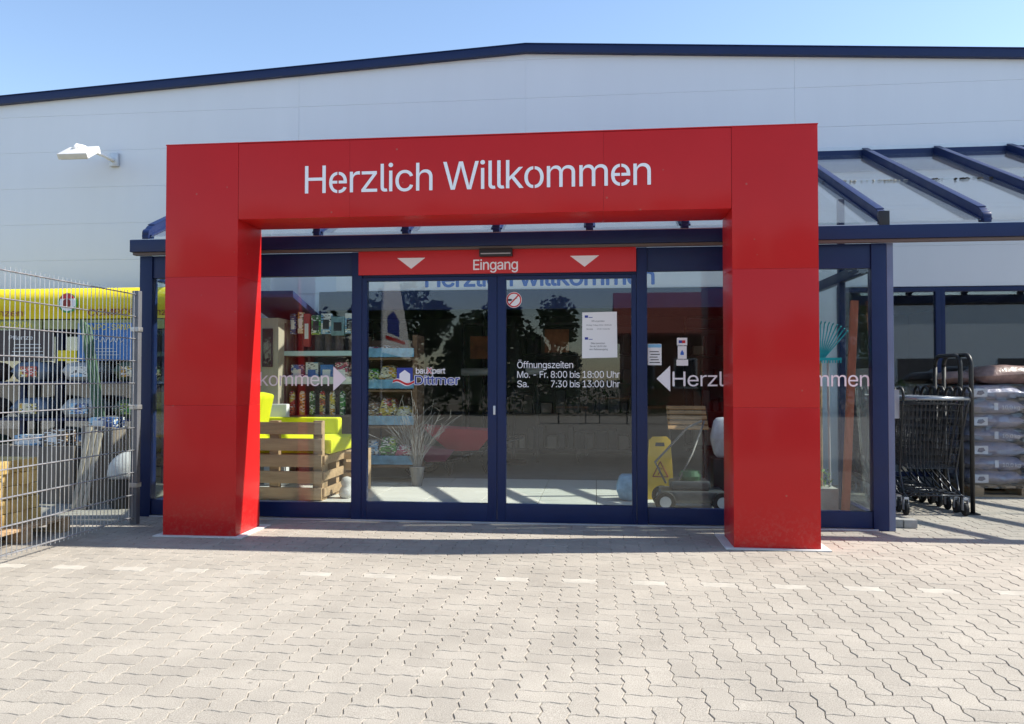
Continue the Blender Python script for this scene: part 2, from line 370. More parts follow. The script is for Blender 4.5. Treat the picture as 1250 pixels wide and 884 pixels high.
PALE = mat("pale_paver", (0.425, 0.395, 0.335), 0.85, vary=0.2, scale=6, bump=0.3, bscale=260)
def vcorner(i, j): return Vector((i*U, j*U))
PROF = [(0.0, 0.0), (0.10, 0.25), (0.28, 1.0), (0.50, 0.0), (0.72, -1.0), (0.90, -0.25)]
def uedge(p, q):
    """one lattice edge with its zigzag; both neighbours get the same points"""
    (i0,j0), (i1,j1) = p, q; hor = j0 == j1; fwd = (i1 > i0) or (j1 > j0)
    base = p if fwd else q; amp = (0.055 if hor else 0.072) * U
    pts = []
    for s, d in PROF + [(1.0, 0.0)]:
        if hor: pts.append(Vector(((base[0]+s)*U, base[1]*U + d*amp)))
        else: pts.append(Vector((base[0]*U + d*amp, (base[1]+s)*U)))
    if not fwd: pts.reverse()
    return pts[:-1]
def paver(mb, i, j, horiz):
    w, h = (2,1) if horiz else (1,2)
    ring = [(i+k, j) for k in range(w)] + [(i+w, j+k) for k in range(h)] + [(i+w-k, j+h) for k in range(w)] + [(i, j+h-k) for k in range(h)]
    pts = []
    for a, q in enumerate(ring): pts += uedge(q, ring[(a+1) % len(ring)])
    n = len(pts); nor = []
    for a in range(n):
        d = (pts[(a+1)%n] - pts[a-1]).normalized(); nor.append(Vector((-d.y, d.x)))
    tz = random.uniform(-0.0012, 0.0012); tx, ty = random.uniform(-.006,.006), random.uniform(-.006,.006)
    c = Vector(((i+w/2)*U, (j+h/2)*U)); jx = Vector((random.uniform(-.0006,.0006), random.uniform(-.0006,.0006)))
    vs = []
    for off, z in ((0.0011, -0.03), (0.0011, -0.0040), (0.0038, 0.0)):
        for a in range(n):
            p = pts[a] + nor[a]*off + jx
            vs.append((p.x, p.y, z + tz + (p.x-c.x)*tx + (p.y-c.y)*ty))
    fs = [tuple(range(2*n, 3*n))]
    for l in (0, 1):
        for a in range(n):
            a2 = (a+1)%n; fs.append((l*n+a, l*n+a2, (l+1)*n+a2, (l+1)*n+a))
    mb.add(vs, fs)
pv = MB(); jm = round(5.015/U); row = None
for i in range(int(-9.2/U), int(9.0/U)):
    for j in range(int(0.9/U), int(10.0/U)):
        x, y = i*U, j*U
        if abs(x) > 1.2 + y*0.86: continue
        if -4.25 < x < 2.30 and y > 7.2: continue
        k = (i - j) % 4
        if k == 0:
            pv.cur = 1 if (j == jm and -7 < x < 7) else 0
            paver(pv, i, j, True); pv.cur = 0
        elif k == 3: paver(pv, i, j, False)
struct(pv.build("paving", [PAVE, PALE], recalc=False))
# paved yard behind the photographer (only seen mirrored in the panes)
YARD = mat("yard_paving", (0.40, 0.375, 0.33), 0.9, vary=0.18, scale=1.5)
struct(MB().add([(-40,-14,-0.008),(40,-14,-0.008),(40,0.88,-0.008),(-40,0.88,-0.008)], [(0,1,2,3)]).build("yard", YARD))
# vestibule floor, tiles with joints
fl = MB()
for a in range(11):
    for c in range(5):
        fl.box(-4.2+a*0.6+0.003, min(-4.2+(a+1)*0.6, 2.38)-0.003, 7.16+c*0.58+0.003, 7.16+(c+1)*0.58-0.003, 0, 0.02)
struct(fl.build("vestibule_floor", FLOOR, bev=0.002, seg=1))

# ------------------------------------------------------------------ hall building
YW = 10.05
hall = thing("hall_building", "long white clad hall with dark blue roof edge behind the red arch", "building", (0, YW, 0))
def ztop(x): return 5.508 - 0.055*abs(x + 0.893)
cl = MB()
xs = sorted([-0.893] + [2.47 + 6.4*k for k in range(-4, 4)]); xs = [x for x in xs if -18 < x < 18]
zs = [2.43, 2.93, 3.43, 3.93, 4.43, 4.93, 5.43, 5.9]
for a in range(len(xs)-1):
    x0, x1 = xs[a], xs[a+1]; gx0 = 0.0 if abs(x0+0.893) < 0.01 else 0.0005; gx1 = 0.0 if abs(x1+0.893) < 0.01 else 0.0005
    for c in range(len(zs)-1):
        z0, z1 = zs[c]+0.0004, zs[c+1]-0.0004
        za, zb = min(z1, ztop(x0)), min(z1, ztop(x1))
        if max(za, zb) <= z0 + 0.003: continue
        X0, X1 = x0+gx0, x1-gx1
        poly = [(X0,z0),(X1,z0),(X1,max(zb,z0)),(X0,max(za,z0))]
        if (ztop(x0) < z1) != (ztop(x1) < z1) or min(za,zb) < z0:       # the roof line cuts this strip
            s = lambda z: x0 + (x1-x0)*(z-ztop(x0))/(ztop(x1)-ztop(x0))
            poly = [(X0,z0),(X1,z0)]
            hi, lo = (x0, x1) if ztop(x0) > ztop(x1) else (x1, x0)
            xz1, xz0 = s(z1), s(z0)
            top = []
            if ztop(hi) > z1: top += [(hi, z1), (xz1, z1)]
            else: top += [(hi, ztop(hi))]
            if ztop(lo) > z0: top += [(lo, ztop(lo))]
            base_lo = lo if ztop(lo) > z0 else xz0
            poly = [(hi, z0)] + top + [(base_lo, z0)]
            if poly[-1] == poly[-2]: poly.pop()
        cl.prism(poly, 'y', YW, YW+0.06)
cl.build("wall_cladding", CLAD, hall, bev=0.0022, seg=1)
# body of the hall behind the cladding: side walls, back wall, ceiling
hb = MB()
hb.box(-16.7, -16.5, YW+0.07, 40, 0, 4.6).box(15.1, 15.3, YW+0.07, 40, 0, 4.6).box(-16.7, 15.3, 40, 40.2, 0, 4.6)
hb.box(-16.5, 15.1, YW+0.062, YW+0.13, 2.45, 4.6)
hb.build("wall", WHITE, hall)
ri = MB()
ri.prism([(-16.9, ztop(-16.9)-0.02), (-0.893, 5.50), (15.5, ztop(15.5)-0.02), (15.5, 4.42), (-16.9, 4.42)], 'y', YW+0.075, 40.3)
ri.build("roof", NAVY, hall)
fa = MB()
fa.prism([(-17.0, ztop(-17.0)-0.002), (-0.893, 5.506), (15.6, ztop(15.6)-0.002), (15.6, ztop(15.6)+0.10), (-0.893, 5.608), (-17.0, ztop(-17.0)+0.10)], 'y', YW-0.075, YW+0.07)
fa.build("roof_edge", NAVY, hall, bev=0.004)
mf = MB()
mf.prism([(-17.0, ztop(-17.0)+0.102), (-0.893, 5.610), (15.6, ztop(15.6)+0.102), (15.6, ztop(15.6)+0.112), (-0.893, 5.620), (-17.0, ztop(-17.0)+0.112)], 'y', YW-0.085, YW+0.3)
mf.build("roof_trim", NAVY, hall)
# canopy flashing on the wall
MB().box(-4.5, 9.0, YW-0.035, YW-0.004, 4.10, 4.16).build("flashing", ALU, hall)
# ground floor: window band right and left, entrance opening between
def window(x0, x1, z0, z1, dark=False):
    f = MB(); w = 0.055
    f.box(x0,x0+w,YW-0.02,YW+0.05,z0,z1).box(x1-w,x1,YW-0.02,YW+0.05,z0,z1).box(x0+w,x1-w,YW-0.02,YW+0.05,z1-w,z1).box(x0+w,x1-w,YW-0.02,YW+0.05,z0,z0+w)
    o = f.build("window", NAVY, hall, bev=0.003)
    MB().box(x0+w,x1-w,YW+0.012,YW+0.022,z0+w,z1-w).build("pane", HALLGL, o); return o
for x0, x1 in ((2.95, 4.16), (4.16, 5.6), (5.6, 7.0), (7.0, 8.4)): window(x0, x1, 0.12, 2.42)
for x0, x1 in ((-5.9,-4.5), (-7.3,-5.9), (-8.7,-7.3), (-10.1,-8.7), (-11.5,-10.1)): window(x0, x1, 0.12, 2.42)
for x0, x1 in ((8.4,15.1),(-16.5,-11.5),(-4.5,-3.62),(1.75,2.95)): MB().box(x0, x1, YW, YW+0.06, 0, 2.427).build("lower_wall", CLAD, hall)
for x0, x1 in ((2.95,8.4),(-11.5,-4.5)): MB().box(x0, x1, YW-0.005, YW+0.06, 0, 0.118).build("plinth", KERB, hall)
eh = MB(); eh.box(-3.62, 1.75, YW-0.05, YW+0.12, 2.20, 2.447).box(-3.62,-3.52,YW-0.05,YW+0.1,0,2.2).box(1.65,1.75,YW-0.05,YW+0.1,0,2.2)
eh.build("entrance_frame", NAVY, hall, bev=0.004)
struct(MB().box(-16.4, 15.0, YW+0.07, 39.9, -0.005, 0.012).build("hall_floor", CONC))
sign = thing("welcome_board", "white welcome board with blue letters above the inner entrance", "sign", (-0.75, YW-0.03, 2.6))
MB().box(-3.4, 1.6, YW-0.024, YW-0.002, 2.455, 2.86).build("board", WHITE, sign)
text("lettering", "Herzlich willkommen", -2.2, 2.50, YW-0.0255, BLUELET, sign, cap=0.215, width=2.93, spread=0.0075)

# ------------------------------------------------------------------ glass porch with lean-to canopy
porch = thing("glass_porch", "dark blue glazed entrance porch with sliding doors and sloping glass canopy", "porch", (-0.9, 7.1, 0))
YF = 7.1
bm_ = MB().box(-4.374, 9.0, 6.97, 7.145, 2.500, 2.615); bm_.build("beam", NAVY, porch, bev=0.005)
MB().box(-4.36, 9.0, 7.0, 7.06, 2.475, 2.498).build("drip_rail", mat("brown_rail", (0.13,0.10,0.09), 0.6), porch)
MB().box(-4.37, 9.0, 6.99, 7.03, 2.617, 2.624).build("gutter_edge", ALU, porch)
for x0, x1, nm in ((-4.325,-4.20,"post"), (-3.62,-3.52,"post"), (-2.245,-2.15,"post"), (0.36,0.452,"post"), (1.372,1.412,"post"), (2.365,2.49,"post")):
    MB().box(x0, x1, 7.06, 7.16, 0, 2.474).build(nm, NAVY, porch, bev=0.004)
MB().box(2.492, 2.545, 7.06, 7.14, 0, 2.474).build("post", mat("blue_grey_post",(0.13,0.165,0.26),0.45,vary=0.1), porch, bev=0.003)
def fixed(x0, x1):
    MB().box(x0, x1, 7.075, 7.145, 0.02, 0.158).build("bottom_rail", NAVY, porch, bev=0.003)
    o = MB().box(x0, x1, 7.075, 7.145, 2.262, 2.474).build("header_panel", NAVY, porch, bev=0.003)
    MB().box(x0+0.001, x1-0.001, 7.10, 7.108, 0.159, 2.261).build("pane", GLASS, o); return o
p0 = fixed(-4.198, -3.622); p1 = fixed(-3.518, -2.247); p3 = fixed(0.454, 1.370); p4 = fixed(1.414, 2.363)
def door(x0, x1, gx0, gx1):
    m = MB(); m.box(x0, gx0, 7.062, 7.125, 0.015, 2.235).box(gx1, x1, 7.062, 7.125, 0.015, 2.235)
    m.box(gx0, gx1, 7.062, 7.125, 0.015, 0.175).box(gx0, gx1, 7.062, 7.125, 2.205, 2.235)
    o = m.build("sliding_door", NAVY, porch, bev=0.004)
    MB().box(gx0+0.001, gx1-0.001, 7.092, 7.100, 0.176, 2.204).build("pane", GLASS, o); return o
d1 = door(-2.148, -0.893, -2.10, -0.976); d2 = door(-0.889, 0.356, -0.811, 0.315)
MB().box(-0.925,-0.905,7.054,7.062,0.98,1.06).build("handle", ALU, d1, bev=0.002)
MB().box(-2.148, 0.358, 7.08, 7.30, 2.24, 2.474).build("door_header", NAVY, porch, bev=0.004)
MB().box(-4.2, 2.4, 7.05, 7.15, 0.0, 0.014).build("sill", ALU, porch)
text("lettering", "Willkommen", -3.44, 1.238, 7.0985, LETTER, p1, cap=0.130, width=0.97)
MB().prism([(-2.43,1.19),(-2.305,1.305),(-2.43,1.42)], 'y', 7.0975, 7.0985).build("arrow", LETTER, p1)
text("lettering", "Herzlich", 0.675, 1.238, 7.0985, LETTER, p3, cap=0.130, width=0.685)
MB().prism([(0.655,1.19),(0.655,1.42),(0.535,1.305)], 'y', 7.0975, 7.0985).build("arrow", LETTER, p3)
text("lettering", "Willkommen", 1.415, 1.238, 7.0985, LETTER, p4, cap=0.130, width=0.935)
L1 = 7.0905
text("lettering", "Öffnungszeiten", -0.71, 1.400, L1, LETTER, d2, cap=0.060, width=0.505)
text("lettering", "Mo. - Fr. 8:00 bis 18:00 Uhr", -0.71, 1.313, L1, LETTER, d2, cap=0.060, width=0.92)
text("lettering", "Sa.", -0.71, 1.228, L1, LETTER, d2, cap=0.060)
text("lettering", "7:30 bis 13:00 Uhr", -0.405, 1.228, L1, LETTER, d2, cap=0.060, width=0.615)
# logo on the left door
lg = MB().box(-1.825,-1.675,7.0898,7.0906,1.285,1.405); logo = lg.build("logo", LOGONAVY, d1)
MB().prism([(-1.80,1.275),(-1.80,1.350),(-1.75,1.385),(-1.70,1.350),(-1.70,1.275)], 'y', 7.0888, 7.0897).build("logo_house", LETTER, logo)
wv = [(-1.86+0.2*k/12, 1.262+0.018*math.sin(k/12*6.28+0.4)) for k in range(13)]
MB().prism(wv + [(x, z+0.020) for x, z in reversed(wv)], 'y', 7.0872, 7.0887).build("logo_wave", REDFOIL, logo)
MB().prism([(x-0.006, z-0.007) for x, z in wv] + [(x+0.006, z+0.027) for x, z in reversed(wv)], 'y', 7.0889, 7.0896).build("logo_wave_edge", LETTER, logo)
for body, x, z, w, c, m_ in (("bau",-1.645,1.352,0.105,0.052,LETTER), ("X",-1.542,1.352,0.045,0.052,REDFOIL), ("pert",-1.492,1.352,0.12,0.052,LETTER), ("Dittmer",-1.655,1.252,0.415,0.080,LOGONAVY)):
    if m_ is not LETTER: text("lettering", body, x, z, 7.0896, LETTER, logo, cap=c, width=w, spread=0.006)
    text("lettering", body, x, z, 7.0890, m_, logo, cap=c, width=w, spread=0.0012)
# side walls of the porch
for X, nm in ((2.43, "side_wall"), (-4.29, "side_wall")):
    m = MB(); yy = [7.162, 8.12, 9.08, 10.0]
    m.box(X-0.03, X+0.03, 7.162, 10.0, 0.0, 0.12).box(X-0.03, X+0.03, 7.162, 10.0, 2.26, 2.36)
    for k in (1, 2): m.box(X-0.029, X+0.029, yy[k]-0.04, yy[k]+0.04, 0.12, 2.26)
    for y in (8.12, 9.08): m.box(X-0.028, X+0.028, y-0.035, y+0.035, 2.36, 2.62+(y-7.0)*0.465-0.05)
    o = m.build("side_frame", NAVY, porch, bev=0.003)
    MB().box(X-0.004, X+0.004, 7.163, 9.998, 0.122, 2.258).build("pane", GLASS, o)
    MB().prism([(7.163,2.362),(9.998,2.362),(9.998,3.86),(7.163,2.56)], 'x', X-0.004, X+0.004).build("pane", GLASS, o)
# rafters, roof panes
def zr(y): return 2.630 + (y-7.0)*0.4665
RX = [2.45 + 0.835*k for k in range(-8, 8)]
for k, x in enumerate(RX):
    y0 = 6.985; y1 = YW-0.06
    pr = [(y0, zr(y0)), (y1, zr(y1)-0.07), (y1, zr(y1)+0.10), (y0+0.08, zr(y0+0.08)+0.10), (y0+0.02, zr(y0)+0.075), (y0, zr(y0)+0.03)]
    r = MB(); r.prism(pr, 'x', x-0.030, x+0.030)
    r.prism([(y0+0.03, zr(y0+0.03)+0.012), (y1, zr(y1)+0.012), (y1, zr(y1)+0.030), (y0+0.03, zr(y0+0.03)+0.030)], 'x', x-0.05, x+0.05)
    o = r.build("rafter", NAVY, porch, bev=0.003)
    y2 = y0+0.10
    MB().prism([(y2, zr(y2)+0.102), (y1, zr(y1)+0.102), (y1, zr(y1)+0.112), (y2, zr(y2)+0.112)], 'x', x-0.034, x+0.034).build("cover_strip", NAVY, o, bev=0.002)
    if abs(x-2.45) < 0.01: MB().box(x-0.042, x+0.042, y0-0.006, y0+0.05, zr(y0)-0.01, zr(y0)+0.115).build("rafter_end", BLACK, o, bev=0.003)
    else: MB().lathe([(0.052,-0.033),(0.052,0.033)], (x, y0+0.055, zr(y0)+0.052), 'x', 20).build("end_cap", NAVY, o, bev=0.004)
MB().box(-4.45, 9.0, YW-0.06, YW-0.004, zr(YW)-0.20, zr(YW)+0.06).build("wall_rail", NAVY, porch, bev=0.004)
for k in range(len(RX)-1):
    a, c = RX[k]+0.052, RX[k+1]-0.052
    if a < -4.2: continue
    for (ya, yb, dz) in ((7.0, 8.62, 0.008), (8.56, YW-0.07, 0.016)):
        MB().prism([(ya, zr(ya)+dz+0.006), (yb, zr(yb)+dz+0.006), (yb, zr(yb)+dz+0.012), (ya, zr(ya)+dz+0.012)], 'x', a, c).build("roof_pane", ROOFGL, porch)
    if k > 6:   # old leaves and mortar caught at the lap
        d = MB()
        for q in range(26):
            x = random.uniform(a, c); s = random.uniform(0.006, 0.022); y = 8.55 + random.uniform(-0.03, 0.01)
            d.obox((x, y, zr(y)+0.03), (s*2.2, s, s*0.5), Matrix.Rotation(random.uniform(0,3), 3, 'Z') @ Matrix.Rotation(0.3, 3, 'X'))
        d.build("lap_debris", mat("debris_dark", (0.05,0.045,0.04), 0.9) if k % 2 else mat("debris_pale", (0.5,0.48,0.42), 0.9), porch)

# ------------------------------------------------------------------ red arch
arch = thing("entrance_arch", "big red box arch with white welcome lettering in front of the porch", "arch", (-0.94, 6.45, 0))
YA, YB = 6.2, 6.66
def pillar(x0, x1):
    m = MB(); lo = 0.012
    for z0, z1 in ((lo,1.0810),(1.0820,2.1490),(2.1500,3.254)): m.box(x0, x1, YA, YB, z0, z1)
    return m.build("pillar", RED, arch, bev=0.0014)
pillar(-3.572, -2.943); pillar(1.048, 1.692)
m = MB()
for x0, x1 in ((-2.9405,-1.994),(-1.993,0.061),(0.062,1.0455)): m.box(x0, x1, YA+0.002, YB-0.001, 2.622, 3.251)
beam = m.build("lintel", RED, arch, bev=0.0014)
MB().box(-3.575, 1.695, YA-0.004, YB+0.004, 3.2545, 3.262).build("cap_strip", RED, arch)
WORDS = "Herzlich Willkommen"
text("lettering", WORDS, -2.37, 2.822, YA-0.0008, LETTER, arch, cap=0.226, width=2.80)
full = bounds(text_mesh(WORDS)); ksc = 2.80/(full[1]-full[0])
br = MB()
for k, ch in enumerate(WORDS):
    if ch in "eo":
        right = bounds(text_mesh(WORDS[:k+1]))[1]; gb = bounds(text_mesh(ch))
        xc = -2.37 + (right - (gb[1]-gb[0])/2 - full[0]) * ksc
        zs_ = [(2.812, 2.860), (2.955, 3.012)] + ([(2.885, 2.935)] if ch == "e" else [])
        for za, zb in zs_: br.box(xc-0.0055, xc+0.0055, YA-0.0016, YA+0.0015, za, zb)
br.build("stencil_bridge", RED, arch)
for x0, x1 in ((-3.64,-2.875),(0.98,1.76)):
    MB().box(x0, x1, YA-0.04, YB+0.09, 0.001, 0.011).build("base_plate", PLATE, arch, bev=0.003)

# ------------------------------------------------------------------ entrance sign, sensor, notices
es = thing("entrance_sign", "red strip sign with white arrows and entrance lettering above the sliding doors", "sign", (-0.9, 7.05, 2.36))
MB().box(-2.176, 0.356, 7.040, 7.058, 2.258, 2.482).build("panel", REDFOIL, es, bev=0.002)
text("lettering", "Eingang", -1.105, 2.292, 7.0395, LETTER, es, cap=0.092, width=0.405, spread=0.0013)
for xc, zc in ((-1.68, 2.41), (-0.10, 2.405)):
    MB().prism([(xc-0.13,zc),(xc+0.13,zc),(xc,zc-0.10)], 'y', 7.0382, 7.0392).build("arrow", LETTER, es)
sn = MB().box(-1.045,-0.745,6.985,7.037,2.405,2.478); sens = sn.build("motion_sensor", BLACK, None, bev=0.006)
tag(sens, "black motion sensor box above the entrance lettering", "sensor")
MB().box(-1.03,-0.76,6.981,6.985,2.425,2.434).build("lens", GREYPL, sens)
st = thing("no_smoking_sticker", "round red and white no smoking sticker on the right sliding door", "sticker", (-0.74, 7.09, 2.02))
MB().lathe([(0.072,-0.0008),(0.072,0.0)], (-0.74,7.0915,2.02), 'y', 40).build("disc", WHITE, st)
ring = MB(); ro, rin = arc((-0.74,0,2.02),0.068,0,360,40), arc((-0.74,0,2.02),0.056,0,360,40)
ring.add([(p[0],7.0903,p[2]) for p in ro[:-1]]+[(p[0],7.0903,p[2]) for p in rin[:-1]], [(i,(i+1)%40,40+(i+1)%40,40+i) for i in range(40)])
ring.bar((-0.78,7.0901,1.978),(-0.70,7.0901,2.062),0.012,0.0006,(0,1,0)); ring.build("ring", REDFOIL, st)
MB().bar((-0.795,7.0906,2.02),(-0.76,7.0906,2.02),0.0006,0.02).tube([(-0.76,7.0905,2.02),(-0.71,7.0905,2.035)],0.002,4).build("cigarette", INK, st)
nb = thing("paper_notice", "tall white paper notice taped inside the right sliding door", "notice", (0.03, 7.09, 1.7), "notices on the glass")
MB().add([(-0.125,7.0905,1.488),(0.190,7.0905,1.495),(0.186,7.0905,1.905),(-0.122,7.0905,1.900)], [(0,1,2,3)]).add([(-0.125,7.0915,1.488),(0.190,7.0915,1.495),(0.186,7.0915,1.905),(-0.122,7.0915,1.900)], [(3,2,1,0)]).build("sheet", PAPER, nb)
for body, x, z, c in (("Öffnungszeiten",-0.04,1.815,0.013),("Montag-Freitag  08:00-18:00 Uhr",-0.085,1.780,0.011),("Samstag           07:30-13:00 Uhr",-0.085,1.745,0.011),
                      ("Bitte benutzen",-0.045,1.615,0.015),("Sie ab 18.00 Uhr",-0.055,1.588,0.015),("den Seiteneingang",-0.060,1.561,0.015)):
    text("lettering", body, x, z, 7.0900, INK, nb, cap=c, bold=0.02)
for z in (1.852, 1.655): MB().box(-0.10,-0.07,7.0896,7.0902,z,z+0.022).box(-0.065,-0.03,7.0896,7.0902,z,z+0.006).build("logo", LOGONAVY, nb)
n2 = thing("paper_notice", "small white sheet with blue head taped at the left edge of right pane", "notice", (0.52,7.10,1.52), "notices on the glass")
MB().box(0.458,0.580,7.0975,7.0985,1.425,1.615).build("sheet", PAPER, n2)
MB().box(0.460,0.578,7.0968,7.0974,1.582,1.612).build("header", SKYBLUE, n2)
for k in range(5): MB().box(0.475+0.008*(k%2),0.565-0.01*(k%3),7.0968,7.0973,1.445+k*0.024,1.453+k*0.024).build("lettering", INK, n2)
n3 = thing("paper_notice", "narrow white card with red and blue stripe sticker on right fixed pane", "notice", (0.76,7.10,1.54), "notices on the glass")
MB().box(0.715,0.805,7.0975,7.0985,1.600,1.668).box(0.722,0.800,7.0975,7.0985,1.480,1.594).box(0.710,0.812,7.0975,7.0985,1.420,1.474).build("sheet", PAPER, n3)
MB().box(0.730,0.760,7.0968,7.0974,1.620,1.645).build("header", LOGONAVY, n3)
MB().box(0.760,0.788,7.0968,7.0974,1.620,1.645).build("header", REDFOIL, n3)
MB().prism([(0.745,1.515),(0.775,1.515),(0.775,1.535),(0.760,1.560),(0.745,1.535)], 'y', 7.0968, 7.0974).build("mark", BLUELET, n3)

# ------------------------------------------------------------------ wall floodlight
fx = thing("wall_floodlight", "white floodlight on a bent arm high on the hall wall", "lamp", (-6.45, YW, 4.3))
MB().box(-6.58,-6.46,YW-0.05,YW-0.002,4.20,4.38).build("wall_bracket", ALU, fx, bev=0.006)
MB().tube([(-6.52,YW-0.04,4.27),(-6.58,9.90,4.31),(-6.70,9.62,4.355),(-6.74,9.55,4.355),(-6.755,9.51,4.30)],0.026,8).build("arm", WHITE, fx, smooth=True)
h = MB(); Mx = Matrix.Rotation(R(33),3,'X')
h.obox((-6.66,9.48,4.235),(0.41,0.31,0.075),Mx); hd = h.build("lamp_head", mat("lamp_white",(0.58,0.58,0.57),0.5,vary=0.08), fx, bev=0.014)
MB().obox((-6.66,9.502,4.199),(0.36,0.26,0.008),Mx).build("lens", GREYPL, hd)

# ------------------------------------------------------------------ mesh fence
XF = -4.13
for k, (ya, yb) in enumerate(((4.20, 6.66), (1.68, 4.16))):
    fn = thing("mesh_fence", ("galvanised double rod mesh fence panel beside the porch corner", "galvanised mesh fence panel nearest the street edge of the yard")[k], "fence", (XF, (ya+yb)/2, 0), "mesh fence panels")
    p = MB(); n = int((yb-ya)/0.05)
    for i in range(n+1):
        y = ya + (yb-ya)*i/n; p.tube([(XF,y,0.04),(XF,y,2.095)], 0.0030, 6)
    for q in range(11):
        z = 0.065 + 0.2*q
        for dx in (-0.0075, 0.0075): p.tube([(XF+dx,ya-0.01,z),(XF+dx,yb+0.01,z)], 0.0044, 6)
    p.build("rod_mesh", STEEL, fn)
    po = MB().box(XF-0.03, XF+0.03, yb+0.015, yb+0.075, 0, 2.10).build("post", mat("grey_post",(0.16,0.17,0.19),0.45,metal=0.3,vary=0.1), fn, bev=0.006)
    cl_ = MB()
    for z in (0.35, 1.05, 1.75): cl_.box(XF-0.038, XF+0.038, yb+0.005, yb+0.08, z-0.02, z+0.02)
    cl_.build("clamp", STEEL, po, bev=0.003)

# ------------------------------------------------------------------ yard behind the fence
aw = thing("yellow_awning", "bright yellow rolled sales awning on the hall wall behind the fence", "awning", (-7, 9.3, 2.2))
a = MB()
ro_ = [(9.34+0.17*math.cos(R(t)), 2.285+0.17*math.sin(R(t))) for t in range(60, 226, 11)]
prof = [(9.63,2.44)] + ro_ + [(9.24,2.06),(9.25,2.06),(9.24,2.15)] + [(9.34+0.15*math.cos(R(t)), 2.285+0.15*math.sin(R(t))) for t in range(210, 70, -14)] + [(9.63,2.42)]
a.prism(prof, 'x', -11.5, -4.55); a.build("fabric", YELLOW, aw, bev=0.004)
for x in (-11.2,-9.0,-6.9,-4.8): MB().box(x-0.02,x+0.02,9.60,10.048,2.30,2.34).build("bracket", STEEL, aw)
DRED = mat("dark_red_print", (0.25,0.03,0.02), 0.7)
text("lettering", "COMPO\u00ae  Ganz einfach", -6.32, 2.095, 9.205, DRED, aw, cap=0.085, width=1.55, bold=0.02)
text("lettering", "für Pflanzen", -8.05, 2.095, 9.205, DRED, aw, cap=0.085, width=0.85, bold=0.02)
MB().lathe([(0.125,-0.004),(0.125,0.0)], (-6.55,9.148,2.25), 'y', 32).build("emblem", GREEN, aw)
e1 = MB(); e1.lathe([(0.105,-0.004),(0.105,0.0)], (-6.55,9.142,2.255), 'y', 32); e1.build("emblem", WHITE, aw)
MB().prism([(p[0],p[2]) for p in arc((-6.55,0,2.27),0.10,20,160,14)], 'y', 9.130, 9.136).build("emblem", REDFOIL, aw)
MB().prism([(p[0],p[2]) for p in arc((-6.55,0,2.245),0.055,0,360,20)[:-1]], 'y', 9.123, 9.129).build("emblem", DRED, aw)
ds = thing("garden_display", "tall garden soil sales display with dark and blue boards behind the fence", "display", (-6.5, 9.3, 0))
m = MB()
for x in (-8.2,-7.25,-6.3,-5.35): m.box(x-0.03,x+0.03,9.28,9.34,0,2.04)
for z in (0.32,0.78,1.24): m.box(-8.2,-5.35,9.15,9.55,z,z+0.03)
m.build("frame", NAVY, ds, bev=0.003)
for x0, x1 in ((-8.2,-6.95),(-6.93,-5.32)): MB().box(x0,x1,9.22,9.25,1.93,2.045).build("header_board", mat("olive_board",(0.30,0.30,0.10),0.6,vary=0.3,scale=20), ds)
MB().box(-7.62,-6.78,9.20,9.225,1.53,1.92).build("board", mat("brown_board",(0.055,0.04,0.04),0.6,vary=0.2), ds)
MB().box(-6.45,-5.72,9.20,9.225,1.53,2.00).build("board", BLUEBOX, ds)
for x0, x1 in ((-6.72,-6.46),(-5.71,-5.42)): MB().box(x0,x1,9.20,9.225,1.53,1.66).build("board", YELLOW, ds)
text("lettering", "COMPO-SANA", -6.42, 1.915, 9.197, YELLOW, ds, cap=0.07, width=0.68, bold=0.02)
text("lettering", "Pflanze", -7.38, 1.80, 9.197, PAPER, ds, cap=0.05, width=0.33)
text("lettering", "COMPOSANA", -7.7, 1.955, 9.217, YELLOW, ds, cap=0.07, width=0.62, bold=0.02)
wl = MB()
for k in range(4): wl.box(-7.35+0.02*k,-6.9-0.015*k,9.194,9.199,1.60+0.045*k,1.607+0.045*k)
for k in range(3): wl.box(-6.2,-5.9-0.03*k,9.194,9.199,1.60+0.04*k,1.606+0.04*k)
wl.build("printing", PAPER, ds)
def wave_line(x0, x1, z, amp, y):
    return [(x0+(x1-x0)*i/24, y, z+amp*math.sin(i*1.3)) for i in range(25)]
MB().tube(wave_line(-6.2,-5.85,1.79,0.03,9.195),0.006,4).build("printing", PAPER, ds)
SACKC = [mat("soil_sack_"+n, c, 0.45, vary=0.35, scale=9, bump=0.3, bscale=12) for n, c in (("green",(0.06,0.09,0.05)),("brown",(0.12,0.09,0.075)),("blue",(0.10,0.13,0.18)),("pale",(0.36,0.36,0.35)))]
